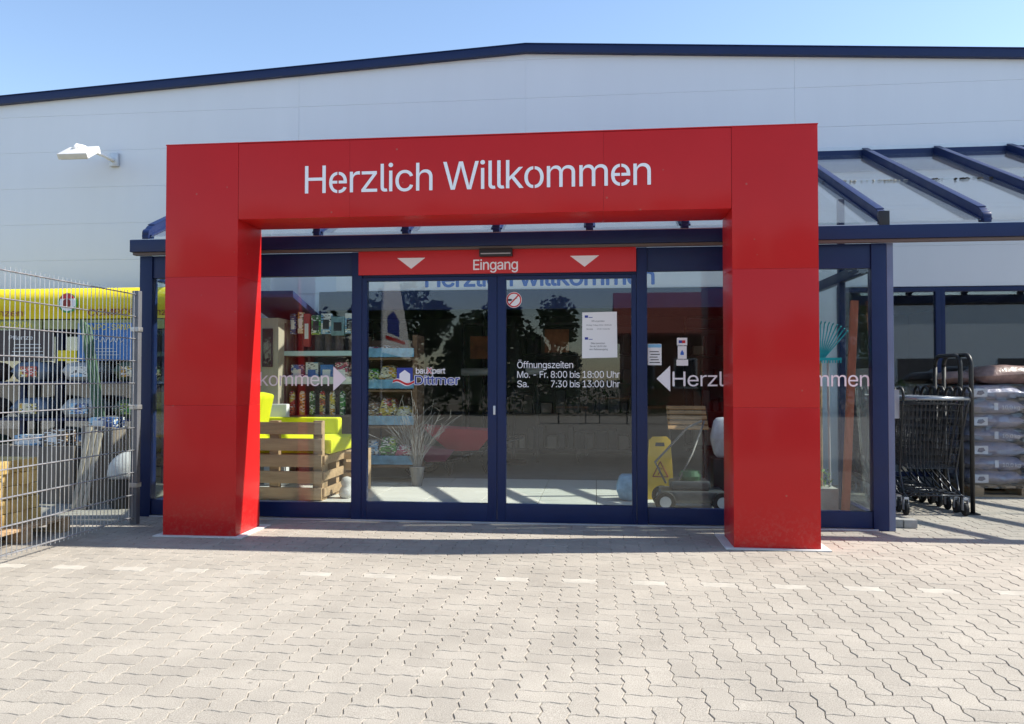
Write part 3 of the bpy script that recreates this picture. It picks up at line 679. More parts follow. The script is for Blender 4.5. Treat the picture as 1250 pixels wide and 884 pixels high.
def sack_mesh(name, sx, sy, sz, m, c, seed, rz=0.0, parent=None, sag=0.0):
    """a pillow of filled plastic with a flat seam at both ends"""
    N = 18; bm = bmesh.new(); bmesh.ops.create_cube(bm, size=2.0); bmesh.ops.subdivide_edges(bm, edges=bm.edges, cuts=9, use_grid_fill=True)
    M = Matrix.Rotation(rz, 3, 'Z')
    for v in bm.verts:
        x, y, z = v.co
        ex = (1-abs(x)**5)*0.93+0.07; ey = (1-abs(y)**5)*0.90+0.10
        t_ = (ex*ey)**0.55
        q = Vector((x*sx/2*(1-0.03*abs(z)), y*sy/2*(1-0.05*abs(z)), z*sz/2*t_))
        nz = noise.noise(Vector((q.x*7+seed*3.7, q.y*7, q.z*7)))*0.012 + noise.noise(Vector((q.x*19+seed, q.y*19, q.z*19)))*0.006
        q += Vector((nz*0.5, nz*0.7, nz)); q.z -= sag*(x*x+y*y*0.3)
        v.co = M @ q + Vector(c)
    me = bpy.data.meshes.new(name); bm.to_mesh(me); bm.free(); me.materials.append(m); me.shade_smooth()
    o = bpy.data.objects.new(name, me); COL.objects.link(o); put(o, parent); return o
lab = ["green soil sack on the lower display shelf at left","brown soil sack second on the lower display shelf","blue soil sack third on the lower display shelf","pale soil sack at right end of the lower display shelf",
       "brown sack at left on the middle display shelf","blue sack second on the middle display shelf","pale sack third on the middle display shelf","green sack at right end of the middle display shelf",
       "pale bag at left on the top display shelf","blue bag second on the top display shelf","green bag third on the top display shelf","brown bag at right end of the top display shelf"]
for r_ in range(3):
    for k in range(4):
        o = sack_mesh("soil_sack", 0.5, 0.34, 0.26, SACKC[(k+r_*1+ (3 if r_ == 2 else 0)) % 4], (-7.75+0.68*k, 9.32, 0.35+0.46*r_+0.125), k+r_*4)
        x_ = -7.75+0.68*k
        tag(o, lab[r_*4+k], "soil sack", "soil sacks on the yard display")
        MB().box(x_-0.12,x_+0.12,9.135,9.150,0.41+0.46*r_,0.54+0.46*r_).build("label", PR[(k*2+r_*3) % 7], o)
gs = thing("green_stake_bundle", "dark green wooden stake bundle leaning on the yard display", "stakes", (-5.5, 8.7, 0))
m = MB()
for k in range(4): m.bar((-5.60+0.03*k,8.55,0.0),(-6.32+0.036*k,9.08,2.03-0.03*k),0.04,0.03,(0,1,0))
m.build("stake", mat("green_wood",(0.05,0.10,0.05),0.7,vary=0.3), gs, bev=0.003)
# palisade planter boxes
for k, (x0,x1,y0,y1,hh,lb) in enumerate(((-6.35,-5.42,7.7,8.1,0.60,"long weathered palisade timber box behind the fence"),(-5.38,-5.02,7.75,8.2,0.80,"taller dark palisade box nearer the porch corner"))):
    pb = thing("palisade_box", lb, "planter box", ((x0+x1)/2,(y0+y1)/2,0), "palisade boxes in the yard")
    m = MB(); n = int((x1-x0)/0.10)
    for i in range(n):
        a0 = x0+(x1-x0)*i/n; m.box(a0+0.003, x0+(x1-x0)*(i+1)/n-0.003, y0, y0+0.05, 0, hh+random.uniform(-.015,.015))
    m.box(x0, x0+0.05, y0+0.052, y1, 0, hh-0.02).box(x1-0.05, x1, y0+0.052, y1, 0, hh-0.02).box(x0+0.052,x1-0.052,y1-0.05,y1,0,hh-0.02)
    m.build("side_boards", OLDWOOD, pb, bev=0.006)
    MB().box(x0+0.052,x1-0.052,y0+0.052,y1-0.052,0.02,hh-0.06).build("filling", mat("dark_soil",(0.04,0.03,0.022),0.95,vary=0.3,bump=0.4), pb)
boxes = [(-6.05,7.92,0.54,0.30,0.18,0.16,PR[3],"pale blue product carton standing in the palisade box"),(-5.74,7.92,0.54,0.24,0.18,0.22,PR[4],"brown printed carton standing in the palisade box"),
         (-5.24,7.97,0.74,0.28,0.2,0.15,PR[0],"deep blue carton on the taller palisade box")]
for x,y,z,sx,sy,sz,m_,lb in boxes:
    c = thing("carton", lb, "carton", (x,y,z), "cartons in the yard")
    MB().box(x-sx/2,x+sx/2,y-sy/2,y+sy/2,z,z+sz).build("box", m_, c, bev=0.004)
    MB().box(x-sx*0.35,x+sx*0.1,y-sy/2-0.002,y-sy/2-0.0005,z+sz*0.4,z+sz*0.8).build("label", PAPER, c)
PALEWOOD = mat("pale_rough_wood", (0.36, 0.31, 0.24), 0.8, vary=0.3, scale=5, stretch=(8,8,1), island=0.2, bump=0.2)
pk = thing("plank_bundle", "sunlit rough plank bundle leaning beside the taller palisade box", "planks", (-5.15,7.4,0))
m = MB()
for k in range(3): m.bar((-5.19+0.055*k,7.38,0.0),(-5.25+0.058*k,7.70,0.80-0.03*k),0.05,0.03,(0,1,0))
m.build("plank", PALEWOOD, pk, bev=0.004)
bw = thing("stone_bowl", "pale round stone bowl turned over on a dark tub beside fence post", "bowl", (-4.75,7.6,0))
MB().lathe([(0.17,0.0),(0.20,0.28),(0.21,0.30),(0.18,0.30)], (-4.75,7.6,0), 'z', 28).build("tub", BLACK, bw, smooth=False)
MB().lathe([(0.20,0.30)]+[(0.20*math.cos(R(t)),0.34+0.22*math.sin(R(t))) for t in range(0,90,9)]+[(0.005,0.56)], (-4.75,7.6,0), 'z', 32).build("bowl", STONE, bw, smooth=True)
tp = thing("timber_pallet", "wooden pallet stacked with short yellow sawn timber behind the fence", "pallet", (-4.95,5.9,0))
def pallet(parent, x0, x1, y0, y1, mt, z=0.0):
    m = MB()
    for k in range(3):
        y = y0 + (y1-y0-0.1)*k/2
        for q in range(3):
            x = x0 + (x1-x0-0.14)*q/2; m.box(x, x+0.14, y, y+0.1, z+0.022, z+0.10)
        m.box(x0, x1, y, y+0.1, z, z+0.0215)
    m.build("pallet_base", mt, parent, bev=0.003)
    m = MB(); n = 7
    for q in range(n):
        x = x0 + (x1-x0-0.1)*q/(n-1); m.box(x, x+0.1, y0, y1, z+0.1005, z+0.122)
    m.build("deck_boards", mt, parent, bev=0.003)
pallet(tp, -5.35, -4.50, 5.35, 6.35, WOOD)
m = MB()
for r_ in range(5):
    for q in range(7):
        y = 5.42 + 0.11*q; m.box(-5.3+random.uniform(0,.03), -4.66+random.uniform(-.03,.02), y+0.004, y+0.105, 0.125+0.105*r_, 0.226+0.105*r_)
m.build("timber_block", YELWOOD, tp, bev=0.006)

# ------------------------------------------------------------------ shopping carts
cart = thing("shopping_cart", "nearest black wire shopping cart at the front of the nested row", "shopping cart", (3.22, 7.9, 0), "nested shopping carts")
cx, cy = 3.22, 7.9
def lerp(a, b_, t_): return a + (b_-a)*t_
m = MB(); r = 0.0022
def basket_pt(u, v, w):
    """u -1..1 across, v 0..1 rear to front, w 0..1 bottom to top"""
    hw = lerp(lerp(0.23,0.17,v), lerp(0.285,0.22,v), w); y = lerp(lerp(0.10,0.80,v), lerp(0.03,0.92,v), w); z = lerp(lerp(0.44,0.50,v), lerp(1.06,1.00,v), w)
    return (cx+u*hw, cy+y, z)
for w in [0,.11,.22,.33,.44,.55,.66,.78,.9,1.0]:
    q = [basket_pt(-1,0,w),basket_pt(-1,1,w),basket_pt(1,1,w),basket_pt(1,0,w)]
    m.tube(q, r*(1.9 if w in (0,1.0) else 1), 5, closed=True)
for k in range(15):
    u = -1+2*k/14
    m.tube([basket_pt(u,0,1),basket_pt(u,0,0),basket_pt(u,1,0),basket_pt(u,1,1)], r, 5)
for k in range(1,14):
    v = k/14
    for s in (-1,1): m.tube([basket_pt(s,v,1),basket_pt(s,v,0)], r, 5)
    m.tube([basket_pt(-1,v,0),basket_pt(1,v,0)], r, 5)
m.build("basket", DARKWIRE, cart)
m = MB()
for s in (-1,1):
    m.tube([(cx+s*0.30,cy-0.02,1.10),(cx+s*0.295,cy+0.02,1.04),(cx+s*0.27,cy+0.14,0.62),(cx+s*0.26,cy+0.20,0.40),(cx+s*0.255,cy+0.12,0.20),(cx+s*0.26,cy+0.03,0.175)], 0.011, 8)
    m.tube([(cx+s*0.26,cy+0.03,0.175),(cx+s*0.20,cy+0.86,0.185)], 0.011, 8)
    m.tube([(cx+s*0.22,cy+0.80,0.49),(cx+s*0.25,cy+0.14,0.20)], 0.009, 8)
for y, hw in ((0.06,0.255),(0.35,0.24),(0.60,0.22),(0.84,0.20)): m.tube([(cx-hw,cy+y,0.185),(cx+hw,cy+y,0.185)], 0.009, 8)
for k in range(5): m.tube([(cx-0.16+0.08*k,cy+0.06,0.19),(cx-0.13+0.065*k,cy+0.84,0.19)], 0.004, 6)
m.build("frame", DARKWIRE, cart, smooth=True)
hd = MB().tube([(cx-0.30,cy-0.03,1.115),(cx+0.30,cy-0.03,1.115)], 0.018, 12).build("handle", mat("handle_bar",(0.30,0.32,0.35),0.25,metal=0.5), cart, smooth=True)
for s in (-1,1): MB().tube(arc((cx+s*0.305,cy+0.045,1.135),0.085,200,-20,12,'yz')+[(cx+s*0.30,cy+0.13,1.04)], 0.014, 8).build("handle_end", BLACK, hd, smooth=True)
for s in (-1,1):
    for y, rr in ((0.03,0.062),(0.85,0.05)):
        wx = cx+s*(0.27 if y < 0.5 else 0.20)
        fk = MB().box(wx-0.024,wx-0.019,cy+y-0.02,cy+y+0.02,rr-0.01,0.172).box(wx+0.019,wx+0.024,cy+y-0.02,cy+y+0.02,rr-0.01,0.172).box(wx-0.024,wx+0.024,cy+y-0.02,cy+y+0.02,0.150,0.172)
        fo = fk.build("caster", ALU, cart)
        MB().lathe([(rr*0.5,-0.016),(rr*0.94,-0.016),(rr,-0.010),(rr,0.010),(rr*0.94,0.016),(rr*0.5,0.016)], (wx,cy+y,rr), 'x', 24).build("wheel", RUBBER, fo, smooth=False)
CN = ["second","third","fourth","fifth","sixth","seventh"]
for k in range(6):
    dup(cart, (-0.004*k, 0.185*(k+1), 0), "%s black wire shopping cart of the nested row counted from its front" % CN[k])
cp = thing("cart_sign_plate", "small pale plastic plate hanging beside the cart handles at the porch post", "plate", (2.9,8.0,1.05))
MB().box(2.84,2.915,7.96,7.975,0.92,1.20).build("plate", mat("pale_plastic",(0.45,0.46,0.50),0.5), cp, bev=0.01)
MB().tube([(2.60,7.98,1.15),(2.88,7.98,1.15)],0.006,6).build("hook", STEEL, cp)
for k, (x, ya, yb) in enumerate(((3.60,8.02,8.62),(3.57,8.18,8.76))):
    hs = thing("guard_hoop", ("outer black tube hoop right of the shopping carts", "inner black tube hoop close beside the shopping carts")[k], "hoop", (x,(ya+yb)/2,0), "cart bay hoops")
    rr = 0.11
    MB().tube([(x,ya,0.012),(x,ya,1.43)]+arc((x,ya+rr,1.43),rr,180,90,6,'yz')+arc((x,yb-rr,1.43),rr,90,0,6,'yz')+[(x,yb,1.43),(x,yb,0.012)], 0.021, 10).build("tube", BLACK, hs, smooth=True)
    MB().box(x-0.05,x+0.05,ya-0.05,ya+0.05,0.002,0.012).box(x-0.05,x+0.05,yb-0.05,yb+0.05,0.002,0.012).build("foot_plate", BLACK, hs)
kb = MB().box(2.56,2.665,7.22,7.33,0.003,0.075).box(2.67,2.78,7.21,7.32,0.003,0.072).build("paver_block", KERB, None, bev=0.006)
tag(kb, "two loose grey paver blocks beside the porch post foot", "paver blocks")

# ------------------------------------------------------------------ pallet of sacks
sp = thing("sack_pallet", "wooden pallet under the film wrapped sacks by the hall window", "pallet", (4.72,9.6,0))
pallet(sp, 4.12, 5.32, 9.22, 10.00, WOOD)
BAG = mat("purple_grey_sack", (0.30,0.29,0.37), 0.32, vary=0.18, scale=7, bump=0.5, bscale=16, coat=0.4)
LAB = mat("sack_label", (0.62,0.63,0.66), 0.4)
RANK = ["bottom","second","third","fourth","fifth","sixth","top"]
for r_ in range(7):
    z = 0.125 + 0.158*r_ + 0.078
    for q, (xc, w, pos) in enumerate(((4.42,0.61,"left"),(5.02,0.60,"right"))):
        for dd in range(1):
            o = sack_mesh("sack", w, 0.76, 0.176, BAG, (xc+random.uniform(-.012,.012), 9.61+random.uniform(-.015,.015), z), r_*2+q, random.uniform(-.02,.02))
            tag(o, "%s grey purple sack in the %s layer of the wrapped pallet stack" % (pos, RANK[r_]), "sack", "wrapped sacks on the pallet")
            yl = 9.205
            if (r_+q) % 2 == 0:
                MB().box(xc-0.26,xc-0.12,yl,yl+0.004,z-0.045,z+0.045).build("label", LAB, o)
                MB().prism([(xc-0.235,z-0.02),(xc-0.19,z-0.028),(xc-0.15,z-0.005),(xc-0.17,z+0.025),(xc-0.22,z+0.02)], 'y', yl-0.003, yl-0.001).build("printing", mat("label_print",(0.16,0.15,0.2),0.5), o)
            else:
                text("lettering", "10,0 kg", xc+0.03, z-0.025, yl, LAB, o, cap=0.042)
                MB().box(xc-0.05,xc-0.01,yl,yl+0.004,z-0.035,z+0.045).build("label", LAB, o)
f = MB(); ny, nz_ = 40, 26
def film_pt(a, zz):
    per = [(4.10,9.19),(5.34,9.19),(5.34,10.02),(4.10,10.02)]
    L = [1.24,0.83,1.24,0.83]; d = a*sum(L); k = 0
    while k < 3 and d > L[k]: d -= L[k]; k += 1
    p, q = Vector(per[k]), Vector(per[(k+1)%4]); c = p + (q-p)*(d/L[k])
    nrm = Vector(((q-p).y, -(q-p).x)).normalized()
    off = 0.012*noise.noise(Vector((c.x*9,c.y*9+zz*3,zz*14))) + 0.010*noise.noise(Vector((c.x*30+zz*22,c.y*30,zz*9)))
    c = c + nrm*off; return (c.x, c.y, zz)
NA = 150; NZ = 50
for iz in range(NZ+1):
    for ia in range(NA): f.v.append(film_pt(ia/NA, 0.10 + 1.13*iz/NZ))
for iz in range(NZ):
    for ia in range(NA):
        a2 = (ia+1)%NA; f.f.append((iz*NA+ia, iz*NA+a2, (iz+1)*NA+a2, (iz+1)*NA+ia)); f.m.append(0)
fo = f.build("stretch_film", FILM, None, smooth=True); tag(fo, "wrinkled clear film wrapped round the stack of sacks", "film")
BRS = mat("brown_sack", (0.23,0.14,0.115), 0.35, vary=0.45, scale=10, bump=0.5, bscale=14)
for k, (x, y, z, w, rz, lb) in enumerate(((4.62,9.55,1.355,0.80,0.10,"plump loose brown sack lying on top of the wrapped stack"),(4.05+0.12,9.72,1.32,0.42,-0.25,"flatter loose brown sack half behind the plump one"))):
    o = sack_mesh("sack", w, 0.5, 0.21 if k == 0 else 0.15, BRS, (x,y,z), 40+k, rz, None, 0.02); tag(o, lb, "sack", "loose sacks on top")

# ------------------------------------------------------------------ inside the porch
# pallet sofa
so = thing("pallet_sofa", "pallet wood corner sofa with lime cushions behind the left pane", "sofa", (-3.2,8.5,0))
m = MB()
for k in range(5): m.box(-4.05,-2.87,8.02,8.045,0.03+0.172*k,0.15+0.172*k+0.008)
for x in (-4.05,-3.45,-2.97):
    m.box(x,x+0.10,8.048,8.12,0.02,0.86)
m.build("arm_rest", WOOD, so, bev=0.003)
m = MB()
for k in range(3): m.box(-2.87+0.004,-2.845,8.05+0.0,8.95,0.06+0.17*k,0.15+0.17*k)
for y in (8.12,8.5,8.87): m.box(-3.0,-2.87,y,y+0.10,0.02,0.46)
m.box(-4.0,-2.86,8.13,8.99,0.461,0.50); m.build("seat_base", WOOD, so, bev=0.003)
m = MB(); m.box(-4.0,-2.80,8.14,8.98,0.502,0.66); m.build("seat_cushion", CUSH, so, bev=0.045, seg=4)
m = MB(); m.box(-4.05,-3.0,8.95,9.10,0.55,0.85); m.build("back_cushion", CUSH, so, bev=0.04, seg=4)
m = MB(); m.obox((-3.74,8.30,0.90),(0.16,0.55,0.50),Matrix.Rotation(R(12),3,'Y')); m.build("back_cushion", CUSH, so, bev=0.05, seg=4)
wc = thing("white_cabinet", "narrow white cabinet standing between the hut and the pallet sofa", "cabinet", (-3.85,9.1,0.02))
MB().box(-3.98,-3.70,9.12,9.22,0.02,1.0).build("body", WHITE, wc, bev=0.012)
MB().box(-3.96,-3.72,9.112,9.119,0.08,0.80).build("door", WHITE, wc, bev=0.003)
ps = thing("stone_figure", "small white stone ornament on the floor beside the pallet sofa", "ornament", (-2.62,8.3,0.02))
MB().lathe([(0.06,0.02),(0.085,0.06),(0.07,0.12),(0.05,0.15),(0.065,0.19),(0.05,0.235),(0.01,0.25)], (-2.68,8.28,0), 'z', 18).build("figure", STONE, ps, smooth=True)
bx = thing("wooden_crate", "small sunlit pine crate behind the stone ornament", "crate", (-2.55,8.8,0.02))
m = MB()
for k in range(4): m.box(-2.86,-2.62,8.7,8.72,0.03+0.12*k,0.12+0.12*k)
for x in (-2.86,-2.65): m.box(x,x+0.03,8.722,9.0,0.025,0.50)
m.build("slats", WOOD, bx, bev=0.003)
# low white box, hut
hut = thing("garden_hut", "small beige wooden hut with blue roof behind the left pane", "hut", (-4.0,9.4,0))
MB().box(-4.20,-3.86,9.25,9.95,0.02,2.05).build("wall", mat("beige_boards",(0.42,0.37,0.28),0.7,vary=0.12,scale=4,stretch=(6,6,1)), hut, bev=0.004)
MB().prism([(9.05,2.28),(9.98,2.06),(9.98,2.14),(9.05,2.36)], 'x', -4.24, -3.60).build("roof", mat("blue_roof",(0.025,0.045,0.13),0.5,vary=0.2), hut, bev=0.004)
hw = MB().box(-4.06,-3.93,9.235,9.248,1.45,1.92).build("window", INK, hut)
MB().box(-4.045,-3.945,9.228,9.234,1.47,1.90).build("pane", GLASS, hw)
# rack of rolls in the left pane
rk = thing("roll_rack", "display rack with pale price rails holding upright rolls behind the left pane", "rack", (-3.4,9.7,0))
m = MB()
for x in (-3.86,-2.99):
    for y in (9.45,9.85): m.box(x-0.015,x+0.015,y-0.015,y+0.015,0.02,2.0)
for z in (0.45,0.85,1.28,1.60): m.box(-3.86,-2.99,9.44,9.86,z-0.02,z)
m.box(-3.86,-2.99,9.862,9.875,0.4,2.0)
m.build("frame", mat("dark_rack",(0.10,0.07,0.07),0.5), rk)
MB().box(-3.88,-2.97,9.425,9.437,1.59,1.65).build("price_rail", mat("price_rail",(0.45,0.62,0.65),0.4), rk)
MB().box(-3.88,-2.97,9.425,9.437,1.24,1.33).build("price_rail", mat("price_rail_white",(0.55,0.60,0.62),0.4), rk)
rolls = [(-3.78,1.61,2.12,0.035,PR[0],"slim blue roll"),(-3.68,1.61,2.14,0.035,PR[5],"slim yellow printed roll"),(-3.60,1.29,2.12,0.04,mat("red_print",(0.45,0.05,0.04),0.4,vary=0.2),"tall bright red roll"),
         (-3.48,1.61,2.10,0.06,PR[2],"olive boxed roll"),(-3.35,1.61,2.12,0.065,PR[3],"white boxed roll with blue print"),(-3.20,1.61,2.08,0.085,mat("teal_print",(0.18,0.32,0.36),0.5,vary=0.4,scale=12),"wide grey green carton"),
         (-3.05,1.61,2.12,0.055,PR[3],"pale blue boxed roll")]
for x,z0,z1,rr,m_,lb in rolls:
    t_ = thing("product_roll", lb+" standing in the display rack behind the left pane", "roll", (x,9.6,z0), "rolls in the rack")
    MB().box(x-rr,x+rr,9.50,9.56,lerp(z0,z1,0.5),z1).build("carton", m_, t_, bev=0.004)
    MB().lathe([(rr*0.7,0),(rr*0.7,(z1-z0)*0.5)], (x,9.56+0.04,z0), 'z', 14).build("tube", mat("dark_roll",(0.10,0.06,0.05),0.5), t_)
    MB().box(x-rr*0.6,x+rr*0.6,9.494,9.499,lerp(z0,z1,0.62),lerp(z0,z1,0.85)).build("picture", INK if rr > 0.05 else PAPER, t_)
for k in range(6):
    x = -3.78+0.13*k; m_ = [PR[1], PR[5], PR[2]][k%3]
    o = MB().lathe([(0.03,0),(0.036,0.02),(0.036,0.27),(0.018,0.30)], (x,9.5,0.852), 'z', 14).build("spray_can", m_, None)
    tag(o, ["red spray can at the left end of the low rack shelf","orange spray can second on the low rack shelf","green spray can third on the low rack shelf","red spray can fourth on the low rack shelf","orange spray can fifth on the low rack shelf","green spray can at the right end of the low rack shelf"][k], "can", "cans on the low rack shelf")
for k in range(4):
    x = -3.72+0.19*k; m_ = [PR[0], PR[3], BLUEBOX, PR[6]][k]
    c = thing("carton", ["light blue carton on the rack shelf under white rail","white carton on the rack shelf under white rail","dark blue carton on the rack shelf under white rail","purple carton on the rack shelf under white rail"][k], "carton", (x,9.6,1.281), "cartons in the rack")
    MB().box(x-0.08,x+0.08,9.5,9.7,1.281,1.281+0.20+0.03*(k%2)).build("box", m_, c, bev=0.003)
    MB().box(x-0.05,x+0.05,9.497,9.4995,1.32,1.42).build("label", PAPER if k != 1 else BLUEBOX, c)
# shelf with blue strips behind the left door
sh = thing("seed_shelf", "brown shelf unit with light blue price strips behind the left sliding door", "shelf unit", (-2.6,9.75,0))
m = MB()
for x in (-2.93,-2.23): m.box(x-0.03,x+0.03,9.55,9.95,0.02,1.85)
m.box(-2.90,-2.26,9.93,9.95,0.15,1.80)
for z in (0.24,0.72,1.17,1.57): m.box(-2.90,-2.26,9.55,9.93,z-0.03,z)
m.build("frame", mat("shelf_brown",(0.16,0.09,0.05),0.6,vary=0.15), sh, bev=0.003)
for z in (0.30,0.79,1.24,1.63): MB().box(-2.92,-2.24,9.532,9.545,z-0.055,z+0.055).build("price_strip", mat("price_strip",(0.16,0.36,0.55),0.4,vary=0.45,scale=9), sh)
items = [
    (-2.80,1.575,0.23,0.13,PR[6],"pink printed bag on the top board of the seed shelf"),
    (-2.58,1.575,0.23,0.15,PR[4],"brown printed bag on the top board of the seed shelf"),
    (-2.37,1.575,0.23,0.11,PR[3],"white printed bag on the top board of the seed shelf"),
    (-2.80,1.175,0.23,0.26,PR[2],"green printed bag on the second board of the seed shelf"),
    (-2.58,1.175,0.23,0.30,PR[5],"yellow printed bag on the second board of the seed shelf"),
    (-2.37,1.175,0.23,0.22,PR[0],"blue printed bag on the second board of the seed shelf"),
    (-2.80,0.725,0.23,0.29,PR[4],"brown printed bag on the third board of the seed shelf"),
    (-2.58,0.725,0.23,0.34,PR[1],"red printed bag on the third board of the seed shelf"),
    (-2.37,0.725,0.23,0.24,PR[5],"yellow printed bag on the third board of the seed shelf"),
    (-2.80,0.245,0.23,0.29,PR[3],"white printed bag on the lowest board of the seed shelf"),
    (-2.58,0.245,0.23,0.34,PR[2],"green printed bag on the lowest board of the seed shelf"),
    (-2.37,0.245,0.23,0.24,PR[6],"pink printed bag on the lowest board of the seed shelf"),
    ]
for k,(x,z,w,hh,m_,lb) in enumerate(items):
    o = sack_mesh("seed_bag", w, 0.26, hh, m_, (x,9.70,z+hh/2), 60+k); tag(o, lb, "bag", "bags on the seed shelf")
# willow twigs in a grey pot
tw = thing("twig_plant", "bare white painted twigs fanning out of a grey pot behind left door", "plant", (-2.16,9.35,0.02))
MB().lathe([(0.06,0.02),(0.085,0.20),(0.095,0.25),(0.075,0.25)], (-2.14,9.30,0), 'z', 18).build("pot", mat("grey_pot",(0.17,0.17,0.17),0.7,vary=0.2), tw)
m = MB()
for k in range(52):
    a_ = random.gauss(0, 0.36); b_ = random.gauss(0, 0.2); L_ = random.uniform(0.45,0.80)
    p = Vector((-2.14+random.uniform(-.04,.04), 9.30+random.uniform(-.04,.04), 0.24)); pts = [tuple(p)]
    d = Vector((math.sin(a_), math.sin(b_), 1)).normalized()
    for s_ in range(5):
        p = p + d*L_/5; d = (d + Vector((random.gauss(0,.12)+a_*0.08, random.gauss(0,.1), -0.02))).normalized(); pts.append(tuple(p))
        if s_ > 1 and random.random() < 0.7:
            q = p + (d + Vector((random.gauss(0,.6),random.gauss(0,.4),0.1))).normalized()*random.uniform(.08,.18); m.tube([tuple(p),tuple(q)],0.0022,3)
    m.tube(pts, 0.0030, 4, r1=0.0014)
m.build("twigs", mat("white_twigs",(0.34,0.33,0.32),0.7,vary=0.2), tw)
# wheelbarrows inside the hall
def barrow(x, y, s, label, m_, rz):
    w = thing("wheelbarrow", label, "wheelbarrow", (x,y,0), "wheelbarrows inside the hall")
    def P(p): c_, s_ = math.cos(rz), math.sin(rz); return (x+(p[0]*c_-p[1]*s_)*s, y+(p[0]*s_+p[1]*c_)*s, p[2]*s+0.012)
    m = MB(); top = [(-0.55,-0.32,0.66),(0.45,-0.30,0.60),(0.45,0.30,0.60),(-0.55,0.32,0.66)]; bot = [(-0.18,-0.20,0.32),(0.22,-0.20,0.32),(0.22,0.20,0.32),(-0.18,0.20,0.32)]
    m.add([P(q) for q in top+bot], [(0,1,5,4),(1,2,6,5),(2,3,7,6),(3,0,4,7),(4,5,6,7)]); m.build("tray", m_, w)
    m = MB()
    for sg in (-1,1):
        m.tube([P((-0.52,sg*0.06,0.20)),P((-0.1,sg*0.2,0.30)),P((0.3,sg*0.24,0.32)),P((0.85,sg*0.28,0.52))],0.016*s,8)
        m.tube([P((0.20,sg*0.22,0.31)),P((0.33,sg*0.24,0.01)),P((0.42,sg*0.25,0.33))],0.013*s,8)
    m.build("frame", BLACK, w, smooth=True)
    m = MB(); c_ = P((-0.50,0,0.185))
    q = [Vector(P((-0.50+0.155*math.cos(t),0,0.185+0.155*math.sin(t)))) for t in [2*math.pi*i/24 for i in range(24)]]
    m.tube([tuple(v) for v in q], 0.042*s, 8, closed=True); o = m.build("wheel", RUBBER, w, smooth=True)
    MB().lathe([(0.11*s,-0.02*s),(0.11*s,0.02*s)], c_, 'y', 20).build("rim", ALU, o)
barrow(-1.84, 10.75, 0.98, "large dark red wheelbarrow parked inside the hall entrance", BARROW, 0.15)
barrow(-2.14, 10.40, 0.60, "small pinkish wheelbarrow beside the large dark red one", mat("pink_steel",(0.32,0.05,0.12),0.4), 0.1)
# dark shelving further in, hung with black goods
for k, (x, y, lg_, lb) in enumerate(((-0.6,13.2,2.6,"dark shelf wall hung with black goods inside the hall"),(-4.6,14.5,2.4,"dark shelf wall at left deep inside the hall"),(3.0,14.2,2.8,"dark shelf wall at right deep inside the hall"))):
    t_ = thing("shelf_wall", lb, "shelf", (x,y,0), "shelf walls in the hall")
    m = MB(); m.box(x-lg_/2,x+lg_/2,y+0.4,y+0.43,0.02,2.4)
    for z in (0.1,0.7,1.2,1.7,2.2): m.box(x-lg_/2,x+lg_/2,y,y+0.398,z,z+0.03)
    for q in range(4): xx = x-lg_/2+lg_*q/3; m.box(xx-0.02,xx+0.02,y-0.02,y-0.001,0.02,2.4)
    m.build("frame", BLACK, t_)
    gd = MB(); g2 = MB()
    for z in (0.13,0.73,1.23,1.73):
        xx = x-lg_/2+0.12
        while xx < x+lg_/2-0.15:
            w = random.uniform(0.09,0.2); hh = random.uniform(0.15,0.4); (gd if random.random() < 0.75 else g2).box(xx,xx+w,y+0.05,y+0.3,z,z+hh); xx += w+random.uniform(.01,.06)
    gd.build("goods", mat("dark_goods",(0.03,0.03,0.032),0.5,island=0.6), t_, bev=0.008, seg=1); g2.build("goods", mat("mixed_goods",(0.28,0.22,0.17),0.5,island=0.6), t_, bev=0.008, seg=1)
oc = thing("orange_display", "orange brown display panels inside the hall", "display", (-0.5,12.2,0))
MB().box(-0.80,-0.42,12.3,12.33,1.72,2.08).build("panel", mat("orange_panel",(0.30,0.10,0.035),0.6,vary=0.5,scale=7), oc)
MB().box(-1.98,-1.66,12.3,12.33,1.62,1.98).build("panel", mat("orange_panel",(0.40,0.13,0.04)), oc)
MB().box(-2.1,-2.06,12.26,12.30,0.012,2.2).box(-0.30,-0.26,12.26,12.30,0.012,2.2).box(-2.06,-0.30,12.27,12.29,2.15,2.19).build("frame", BLACK, oc)
wa = thing("rolled_awning", "white rolled awning sample lying across the display frame inside hall", "awning sample", (-0.9,12.0,1.4))
MB().tube([(-2.10,12.2,1.41),(-0.82,12.2,1.43)],0.06,14).build("roll", PAPER, wa, smooth=True)
MB().box(-2.0,-1.97,12.17,12.23,0.012,1.36).box(-0.92,-0.89,12.17,12.23,0.012,1.37).build("stand", BLACK, wa)
us = thing("closed_parasol", "closed dark parasol standing beside the orange panel inside hall", "parasol", (-1.45,12.0,0))
MB().lathe([(0.20,0.0),(0.20,0.05),(0.03,0.07),(0.025,1.2),(0.20,1.25),(0.16,1.6),(0.05,2.1),(0.02,2.2)], (-1.25,11.95,0.012), 'z', 14).build("cover", mat("dark_cloth",(0.02,0.02,0.025),0.8), us)
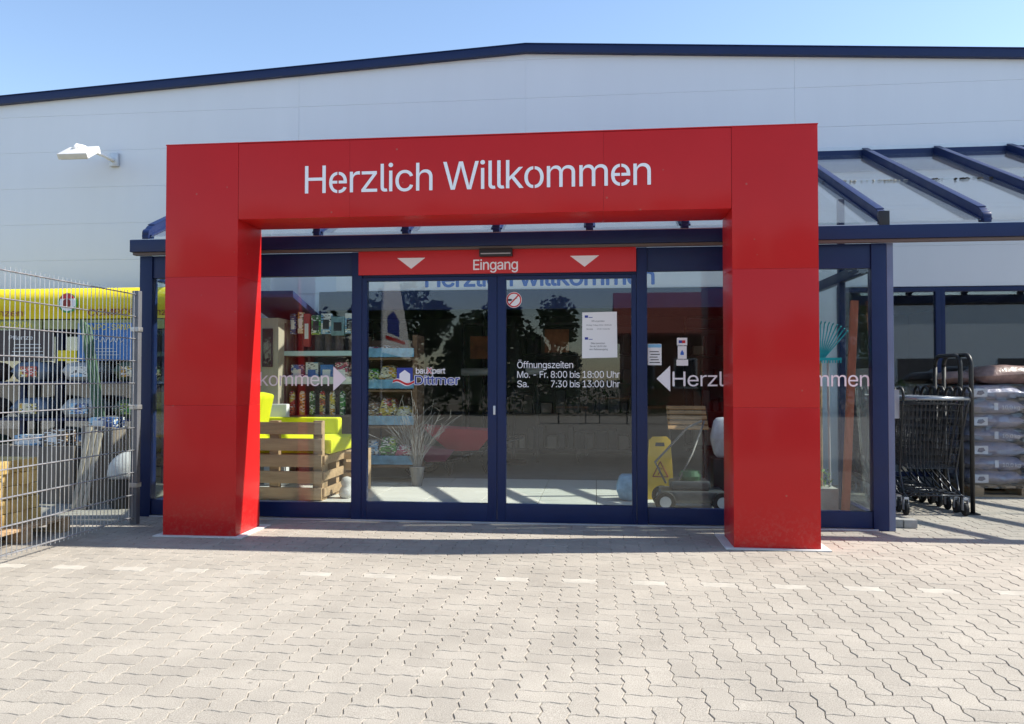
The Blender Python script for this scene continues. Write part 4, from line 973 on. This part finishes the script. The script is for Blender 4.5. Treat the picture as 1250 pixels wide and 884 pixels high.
# wet floor sign
wf = thing("wet_floor_sign", "yellow folding wet floor warning sign standing inside the right pane", "warning sign", (0.68,8.6,0.02))
m = MB(); Mx = Matrix.Rotation(R(8),3,'X')
for sg in (-1,1):
    lean = 0.09*sg; y0_ = 8.6 - 0.10*sg; 
    pts = [(-0.145,0.0),(0.145,0.0),(0.115,0.62),(0.075,0.66),(-0.075,0.66),(-0.115,0.62)]
    a0 = [(0.68+px, y0_ + lean*pz/0.62, 0.022+pz) for px, pz in pts]; a1 = [(v[0], v[1]+0.02, v[2]) for v in a0]
    n = len(a0); m.add(a0+a1, [tuple(range(n)), tuple(reversed(range(n,2*n)))]+[(i,n+i,n+(i+1)%n,(i+1)%n) for i in range(n)])
bd = m.build("board", SAFETY, wf, bev=0.004)
yy = lambda z: 8.5 + 0.09*(z-0.022)/0.62 - 0.002
tri = [(0.60,0.26),(0.76,0.26),(0.68,0.42)]
for q in range(3):
    p, p2 = tri[q], tri[(q+1)%3]; MB().tube([(p[0],yy(p[1]),p[1]),(p2[0],yy(p2[1]),p2[1])],0.006,5).build("warning_triangle", DRED, bd)
MB().tube([(0.655,yy(.28),.28),(0.68,yy(.32),.32),(0.665,yy(.36),.36),(0.70,yy(.34),.34)],0.006,5).build("warning_triangle", DRED, bd)
MB().add([(0.63,yy(.59)-.001,.58),(0.73,yy(.59)-.001,.58),(0.725,yy(.62)-.001,.62),(0.635,yy(.62)-.001,.62)],[(0,1,2,3)]).build("grip_hole", INK, bd)
# lawn mower
lm = thing("lawn_mower", "grey lawn mower with folded handle low behind the right pane", "lawn mower", (0.95,7.95,0.02))
m = MB(); m.box(0.62,1.24,7.72,8.12,0.10,0.22); m.box(0.72,1.10,7.78,8.05,0.222,0.31); m.build("deck", mat("mower_grey",(0.05,0.055,0.06),0.4,vary=0.2), lm, bev=0.05, seg=4)
MB().lathe([(0.10,0.0),(0.11,0.05),(0.09,0.10),(0.02,0.11)], (0.92,7.92,0.30), 'z', 20).build("motor", mat("mower_green",(0.015,0.09,0.03),0.5), lm)
for x in (0.66,1.20):
    for y in (7.70,8.14):
        o = MB().lathe([(0.05,-0.022),(0.095,-0.022),(0.10,-0.012),(0.10,0.012),(0.095,0.022),(0.05,0.022)], (x,y,0.12), 'y', 24).build("wheel", RUBBER, lm)
        MB().lathe([(0.055,-0.026),(0.06,0.026)], (x,y,0.12), 'y', 16).build("rim", GREYPL, o)
MB().tube([(0.70,8.10,0.25),(0.60,8.20,0.45),(0.95,8.35,0.80),(1.10,8.40,0.86)],0.012,8).tube([(0.78,7.80,0.28),(0.95,8.0,0.55),(1.12,8.38,0.86)],0.010,8).build("handle", mat("handle_grey",(0.15,0.13,0.12),0.5), lm, smooth=True)
# slatted garden table behind, white-blue bag
gt = thing("folding_garden_table", "tilted folding garden table with orange wooden slats deep behind right pane", "garden table", (1.05,9.4,0))
m = MB()
for k in range(5):
    z = 0.74+0.055*k; y = 9.30+0.06*k; m.obox((1.06,y,z),(0.46,0.055,0.014),Matrix.Rotation(R(42),3,'X'))
m.build("tabletop", mat("orange_slats",(0.42,0.22,0.09),0.6,vary=0.2), gt, bev=0.003)
for s_ in (-1,1):
    MB().tube([(1.06+s_*0.2,9.29,0.72),(1.06+s_*0.2,9.55,0.012)],0.012,6).tube([(1.06+s_*0.2,9.56,0.96),(1.06+s_*0.2,9.25,0.012)],0.012,6).build("leg", BLACK, gt)
bb = sack_mesh("cover_bag", 0.30, 0.25, 0.28, mat("blue_white_bag",(0.22,0.38,0.52),0.4,vary=0.6,scale=5), (0.36,8.45,0.155), 91); tag(bb, "rounded blue and white plastic bag on the floor behind door frame", "bag")
wb = sack_mesh("grill_cover", 0.28, 0.2, 0.42, mat("white_black_bag",(0.5,0.5,0.55),0.5,vary=0.5,scale=4), (1.32,8.3,0.70), 92); tag(wb, "white printed bag on a dark stand behind the right pillar", "bag")
bs = MB().box(1.18,1.46,8.16,8.44,0.02,0.49).build("display_plinth", BLACK, None, bev=0.01); tag(bs, "dark square plinth carrying a white printed bag", "plinth")
# right-hand pane: rake, planks, planter, panels
rkx = thing("leaf_rake", "teal fan leaf rake hanging upside behind the right end pane", "rake", (2.12,7.7,1.0))
m = MB()
for k in range(15):
    a_ = R(50+80*k/14); m.tube([(2.10,7.66,1.46),(2.10+0.19*math.cos(a_),7.66,1.46+0.19*math.sin(a_)),(2.10+0.36*math.cos(a_),7.655,1.46+0.36*math.sin(a_)),(2.10+0.37*math.cos(a_),7.62,1.46+0.38*math.sin(a_))],0.006,5)
m.build("tines", TEAL, rkx)
MB().tube([(2.10,7.66,0.03),(2.10,7.66,1.47)],0.013,8).build("shaft", WOOD, rkx)
cb = thing("garden_comb", "bright turquoise toothed garden rake head beside the leaf rake", "rake", (2.15,7.6,1.5))
m = MB().box(2.02,2.26,7.555,7.575,1.475,1.50)
for k in range(10): m.box(2.03+0.024*k,2.04+0.024*k,7.55,7.56,1.45,1.475)
m.build("head", mat("turquoise",(0.01,0.55,0.62),0.4), cb)
MB().tube([(2.14,7.57,1.48),(2.16,7.60,0.025)],0.012,8).build("shaft", GREYPL, cb)
wp = thing("leaning_plank", "long red brown wooden plank leaning behind the right end pane", "plank", (2.3,7.5,0.02))
MB().bar((2.235,7.42,0.02),(2.36,7.50,2.02),0.065,0.04,(0,1,0)).build("plank", REDWOOD, wp, bev=0.003)
wq = thing("white_insulation_board", "tall white panel standing behind the rakes in the right end pane", "panel", (2.1,8.2,0))
MB().obox((2.12,8.25,0.72),(0.20,0.03,1.38),Matrix.Rotation(R(4),3,'Y')).build("sheet", PAPER, wq, bev=0.004)
MB().box(2.02,2.22,8.28,8.40,0.02,0.05).build("foot", ALU, wq)
gp = thing("planter_trough", "grey trough with small green plants on the floor behind right end pane", "planter", (2.0,7.6,0.02))
MB().box(1.72,2.20,7.48,7.78,0.02,0.30).build("trough", KERB, gp, bev=0.006)
m = MB()
for k in range(160):
    c = Vector((random.uniform(1.74,2.18),random.uniform(7.5,7.76),random.uniform(0.30,0.46))); s_ = random.uniform(.012,.03)
    u = Vector((random.gauss(0,1),random.gauss(0,1),random.gauss(0,1))).normalized(); w = u.orthogonal().normalized()
    m.add([c-u*s_,c+w*s_*.5,c+u*s_,c-w*s_*.5],[(0,1,2,3)])
m.build("leaves", mat("plant_green",(0.06,0.14,0.02),0.6,island=0.4), gp, recalc=False)

# ------------------------------------------------------------------ across the street (mirrored in the panes)
LEAF = mat("tree_leaves", (0.045,0.085,0.022), 0.6, island=0.45)
BARK = mat("bark", (0.10,0.075,0.055), 0.9, vary=0.3, bump=0.4)
def tree(x, y, hh, rad, label, n=2600, low=0.25):
    t_ = thing("broadleaf_tree", label, "tree", (x,y,0), "trees across the street")
    m = MB(); m.tube([(x,y,0),(x+0.05,y,hh*0.3),(x-0.05,y+0.05,hh*0.62)],0.16,8,r1=0.06)
    for k in range(5):
        a_ = k*1.26; m.tube([(x,y,hh*(0.25+0.05*k)),(x+rad*.6*math.cos(a_),y+rad*.6*math.sin(a_),hh*(0.5+0.07*k))],0.06,5,r1=0.02)
    m.build("trunk", BARK, t_)
    cl_ = [(Vector((random.gauss(0,.5)*rad, random.gauss(0,.5)*rad, hh*random.uniform(low,0.88))), random.uniform(.25,.5)*rad) for _ in range(14)]
    m = MB()
    for k in range(n):
        c, rr = random.choice(cl_); d = Vector((random.gauss(0,1),random.gauss(0,1),random.gauss(0,1))).normalized()
        p = c + d*rr*random.uniform(.5,1.05) + Vector((x,y,0)); s_ = random.uniform(.10,.19)
        u = Vector((random.gauss(0,1),random.gauss(0,1),random.gauss(0,.6))).normalized(); w = u.orthogonal().normalized()
        m.add([p-u*s_,p+w*s_*.6,p+u*s_,p-w*s_*.6],[(0,1,2,3)])
    m.build("crown", LEAF, t_, recalc=False)
TREES = [(-17,-18,6.0,2.6,"tall leafy tree at the left end of the row across the street"),(-12,-16,5.2,2.3,"rounded leafy tree second from the left end of the street row"),(-8,-16,5.0,2.2,"rounded leafy tree third from the left end of the street row"),
         (-4.6,-15.5,4.6,2.0,"bushy tree fourth from the left end of the street row"),(-1.6,-15.5,4.7,2.0,"bushy tree left of the red roofed house"),(6.6,-15,4.3,1.7,"bushy tree right of the red roofed house"),(10.5,-17,5.5,2.4,"tall leafy tree between the red roofed house and long grey building")]
for x,y,hh,rad,lb in TREES: tree(x,y,hh,rad,lb,4200,0.18)
gb = thing("grey_building", "long grey blue commercial building across the street", "building", (30,-32,0))
MB().box(11,55,-44,-32,0,6.2).build("wall", mat("grey_facade",(0.40,0.46,0.52),0.7,vary=0.08), gb)
MB().box(10.8,55.2,-44.2,-31.8,6.2,6.6).build("roof", mat("dark_roof",(0.07,0.08,0.10),0.7), gb)
for k in range(7): MB().box(13+6*k,17.5+6*k,-31.995,-31.97,1.0,2.6).build("window", INK, gb)
for k,(x0,x1) in enumerate(((-16,-5.5),(-5,2.6),(4,26))):
    hg = MB()
    for q in range(int((x1-x0)*240)):
        p = Vector((random.uniform(x0,x1),-14.6+random.gauss(0,.28),random.uniform(0.05,1.25))); s_ = random.uniform(.05,.11)
        u = Vector((random.gauss(0,1),random.gauss(0,1),random.gauss(0,.6))).normalized(); w = u.orthogonal().normalized()
        hg.add([p-u*s_,p+w*s_*.6,p+u*s_,p-w*s_*.6],[(0,1,2,3)])
    o = hg.build("hedge", mat("hedge_leaves",(0.05,0.10,0.022),0.6,island=0.45), None, recalc=False); tag(o, ["long clipped hedge at left across the street","clipped hedge in front of the red roofed house","clipped hedge at right across the street"][k], "hedge", "hedges across the street")
hs = thing("brick_house", "low brick house with a red tiled roof across the street", "house", (3,-20,0))
MB().box(1.2,4.9,-26,-20,0,3.3).build("wall", mat("house_brick",(0.30,0.11,0.06),0.85,vary=0.2,scale=8), hs)
MB().prism([(-19.4,3.25),(-23,5.35),(-26.6,3.25),(-26.6,3.13),(-23,5.2),(-19.4,3.13)], 'x', 0.8, 5.3).build("roof", mat("roof_tiles",(0.24,0.055,0.035),0.8,vary=0.25,scale=30,stretch=(1,0.3,0.3),bump=0.4,bscale=40), hs)
for x in (1.5,3.3): 
    o = MB().box(x,x+1.0,-20.0+0.003,-19.97,0.9,2.2).build("window", WHITE, hs); MB().box(x+0.08,x+0.92,-19.968,-19.96,0.98,2.12).build("pane", INK, o)
fb = thing("feather_flag", "white feather flag with blue and red mark on a pole in the yard", "flag", (-4.75,-2.9,0))
def fl_(u, z, d=0.0): return (-4.75+0.80*u+0.6*d, -2.9-0.60*u+0.8*d, z)      # the cloth is turned towards the sun
MB().tube([fl_(0,0),fl_(0,2.6),fl_(0.03,3.3),fl_(0.14,3.85),fl_(0.3,4.0)],0.018,8).build("pole", ALU, fb)
def flag_piece(name, pts, d, m_):
    n = len(pts); MB().add([fl_(u,z,d) for u,z in pts]+[fl_(u,z,d+0.004) for u,z in pts], [tuple(range(n)),tuple(reversed(range(n,2*n)))]+[(i,n+i,n+(i+1)%n,(i+1)%n) for i in range(n)]).build(name, m_, fb)
flag_piece("cloth", [(0.02,1.9),(0.02,2.6),(0.05,3.3),(0.16,3.83),(0.29,3.97),(0.45,3.3),(0.62,2.4),(0.70,1.75)], 0, PAPER)
flag_piece("mark", [(0.14,2.35),(0.42,2.25),(0.42,2.62),(0.28,2.82),(0.14,2.72)], 0.0055, LOGONAVY)
flag_piece("mark", [(0.10,2.20),(0.56,2.08),(0.55,2.15),(0.10,2.28)], 0.0055, REDFOIL)
for k in range(3):
    bt = thing("beer_bench", ["wooden bench set at left in the yard","wooden bench set in the middle of the yard","wooden bench set at right in the yard"][k], "bench", (-1.0+1.1*k,-9,0), "benches in the yard")
    x = -1.2+1.2*k
    MB().box(x,x+1.0,-9.2,-8.9,0.72 if k == 1 else 0.46,0.75 if k == 1 else 0.49).build("seat", mat("bench_wood",(0.36,0.18,0.07),0.6), bt)
    for xx in (x+0.08,x+0.88): MB().box(xx,xx+0.03,-9.18,-8.92,0,0.45 if k != 1 else 0.71).build("leg", BLACK, bt)
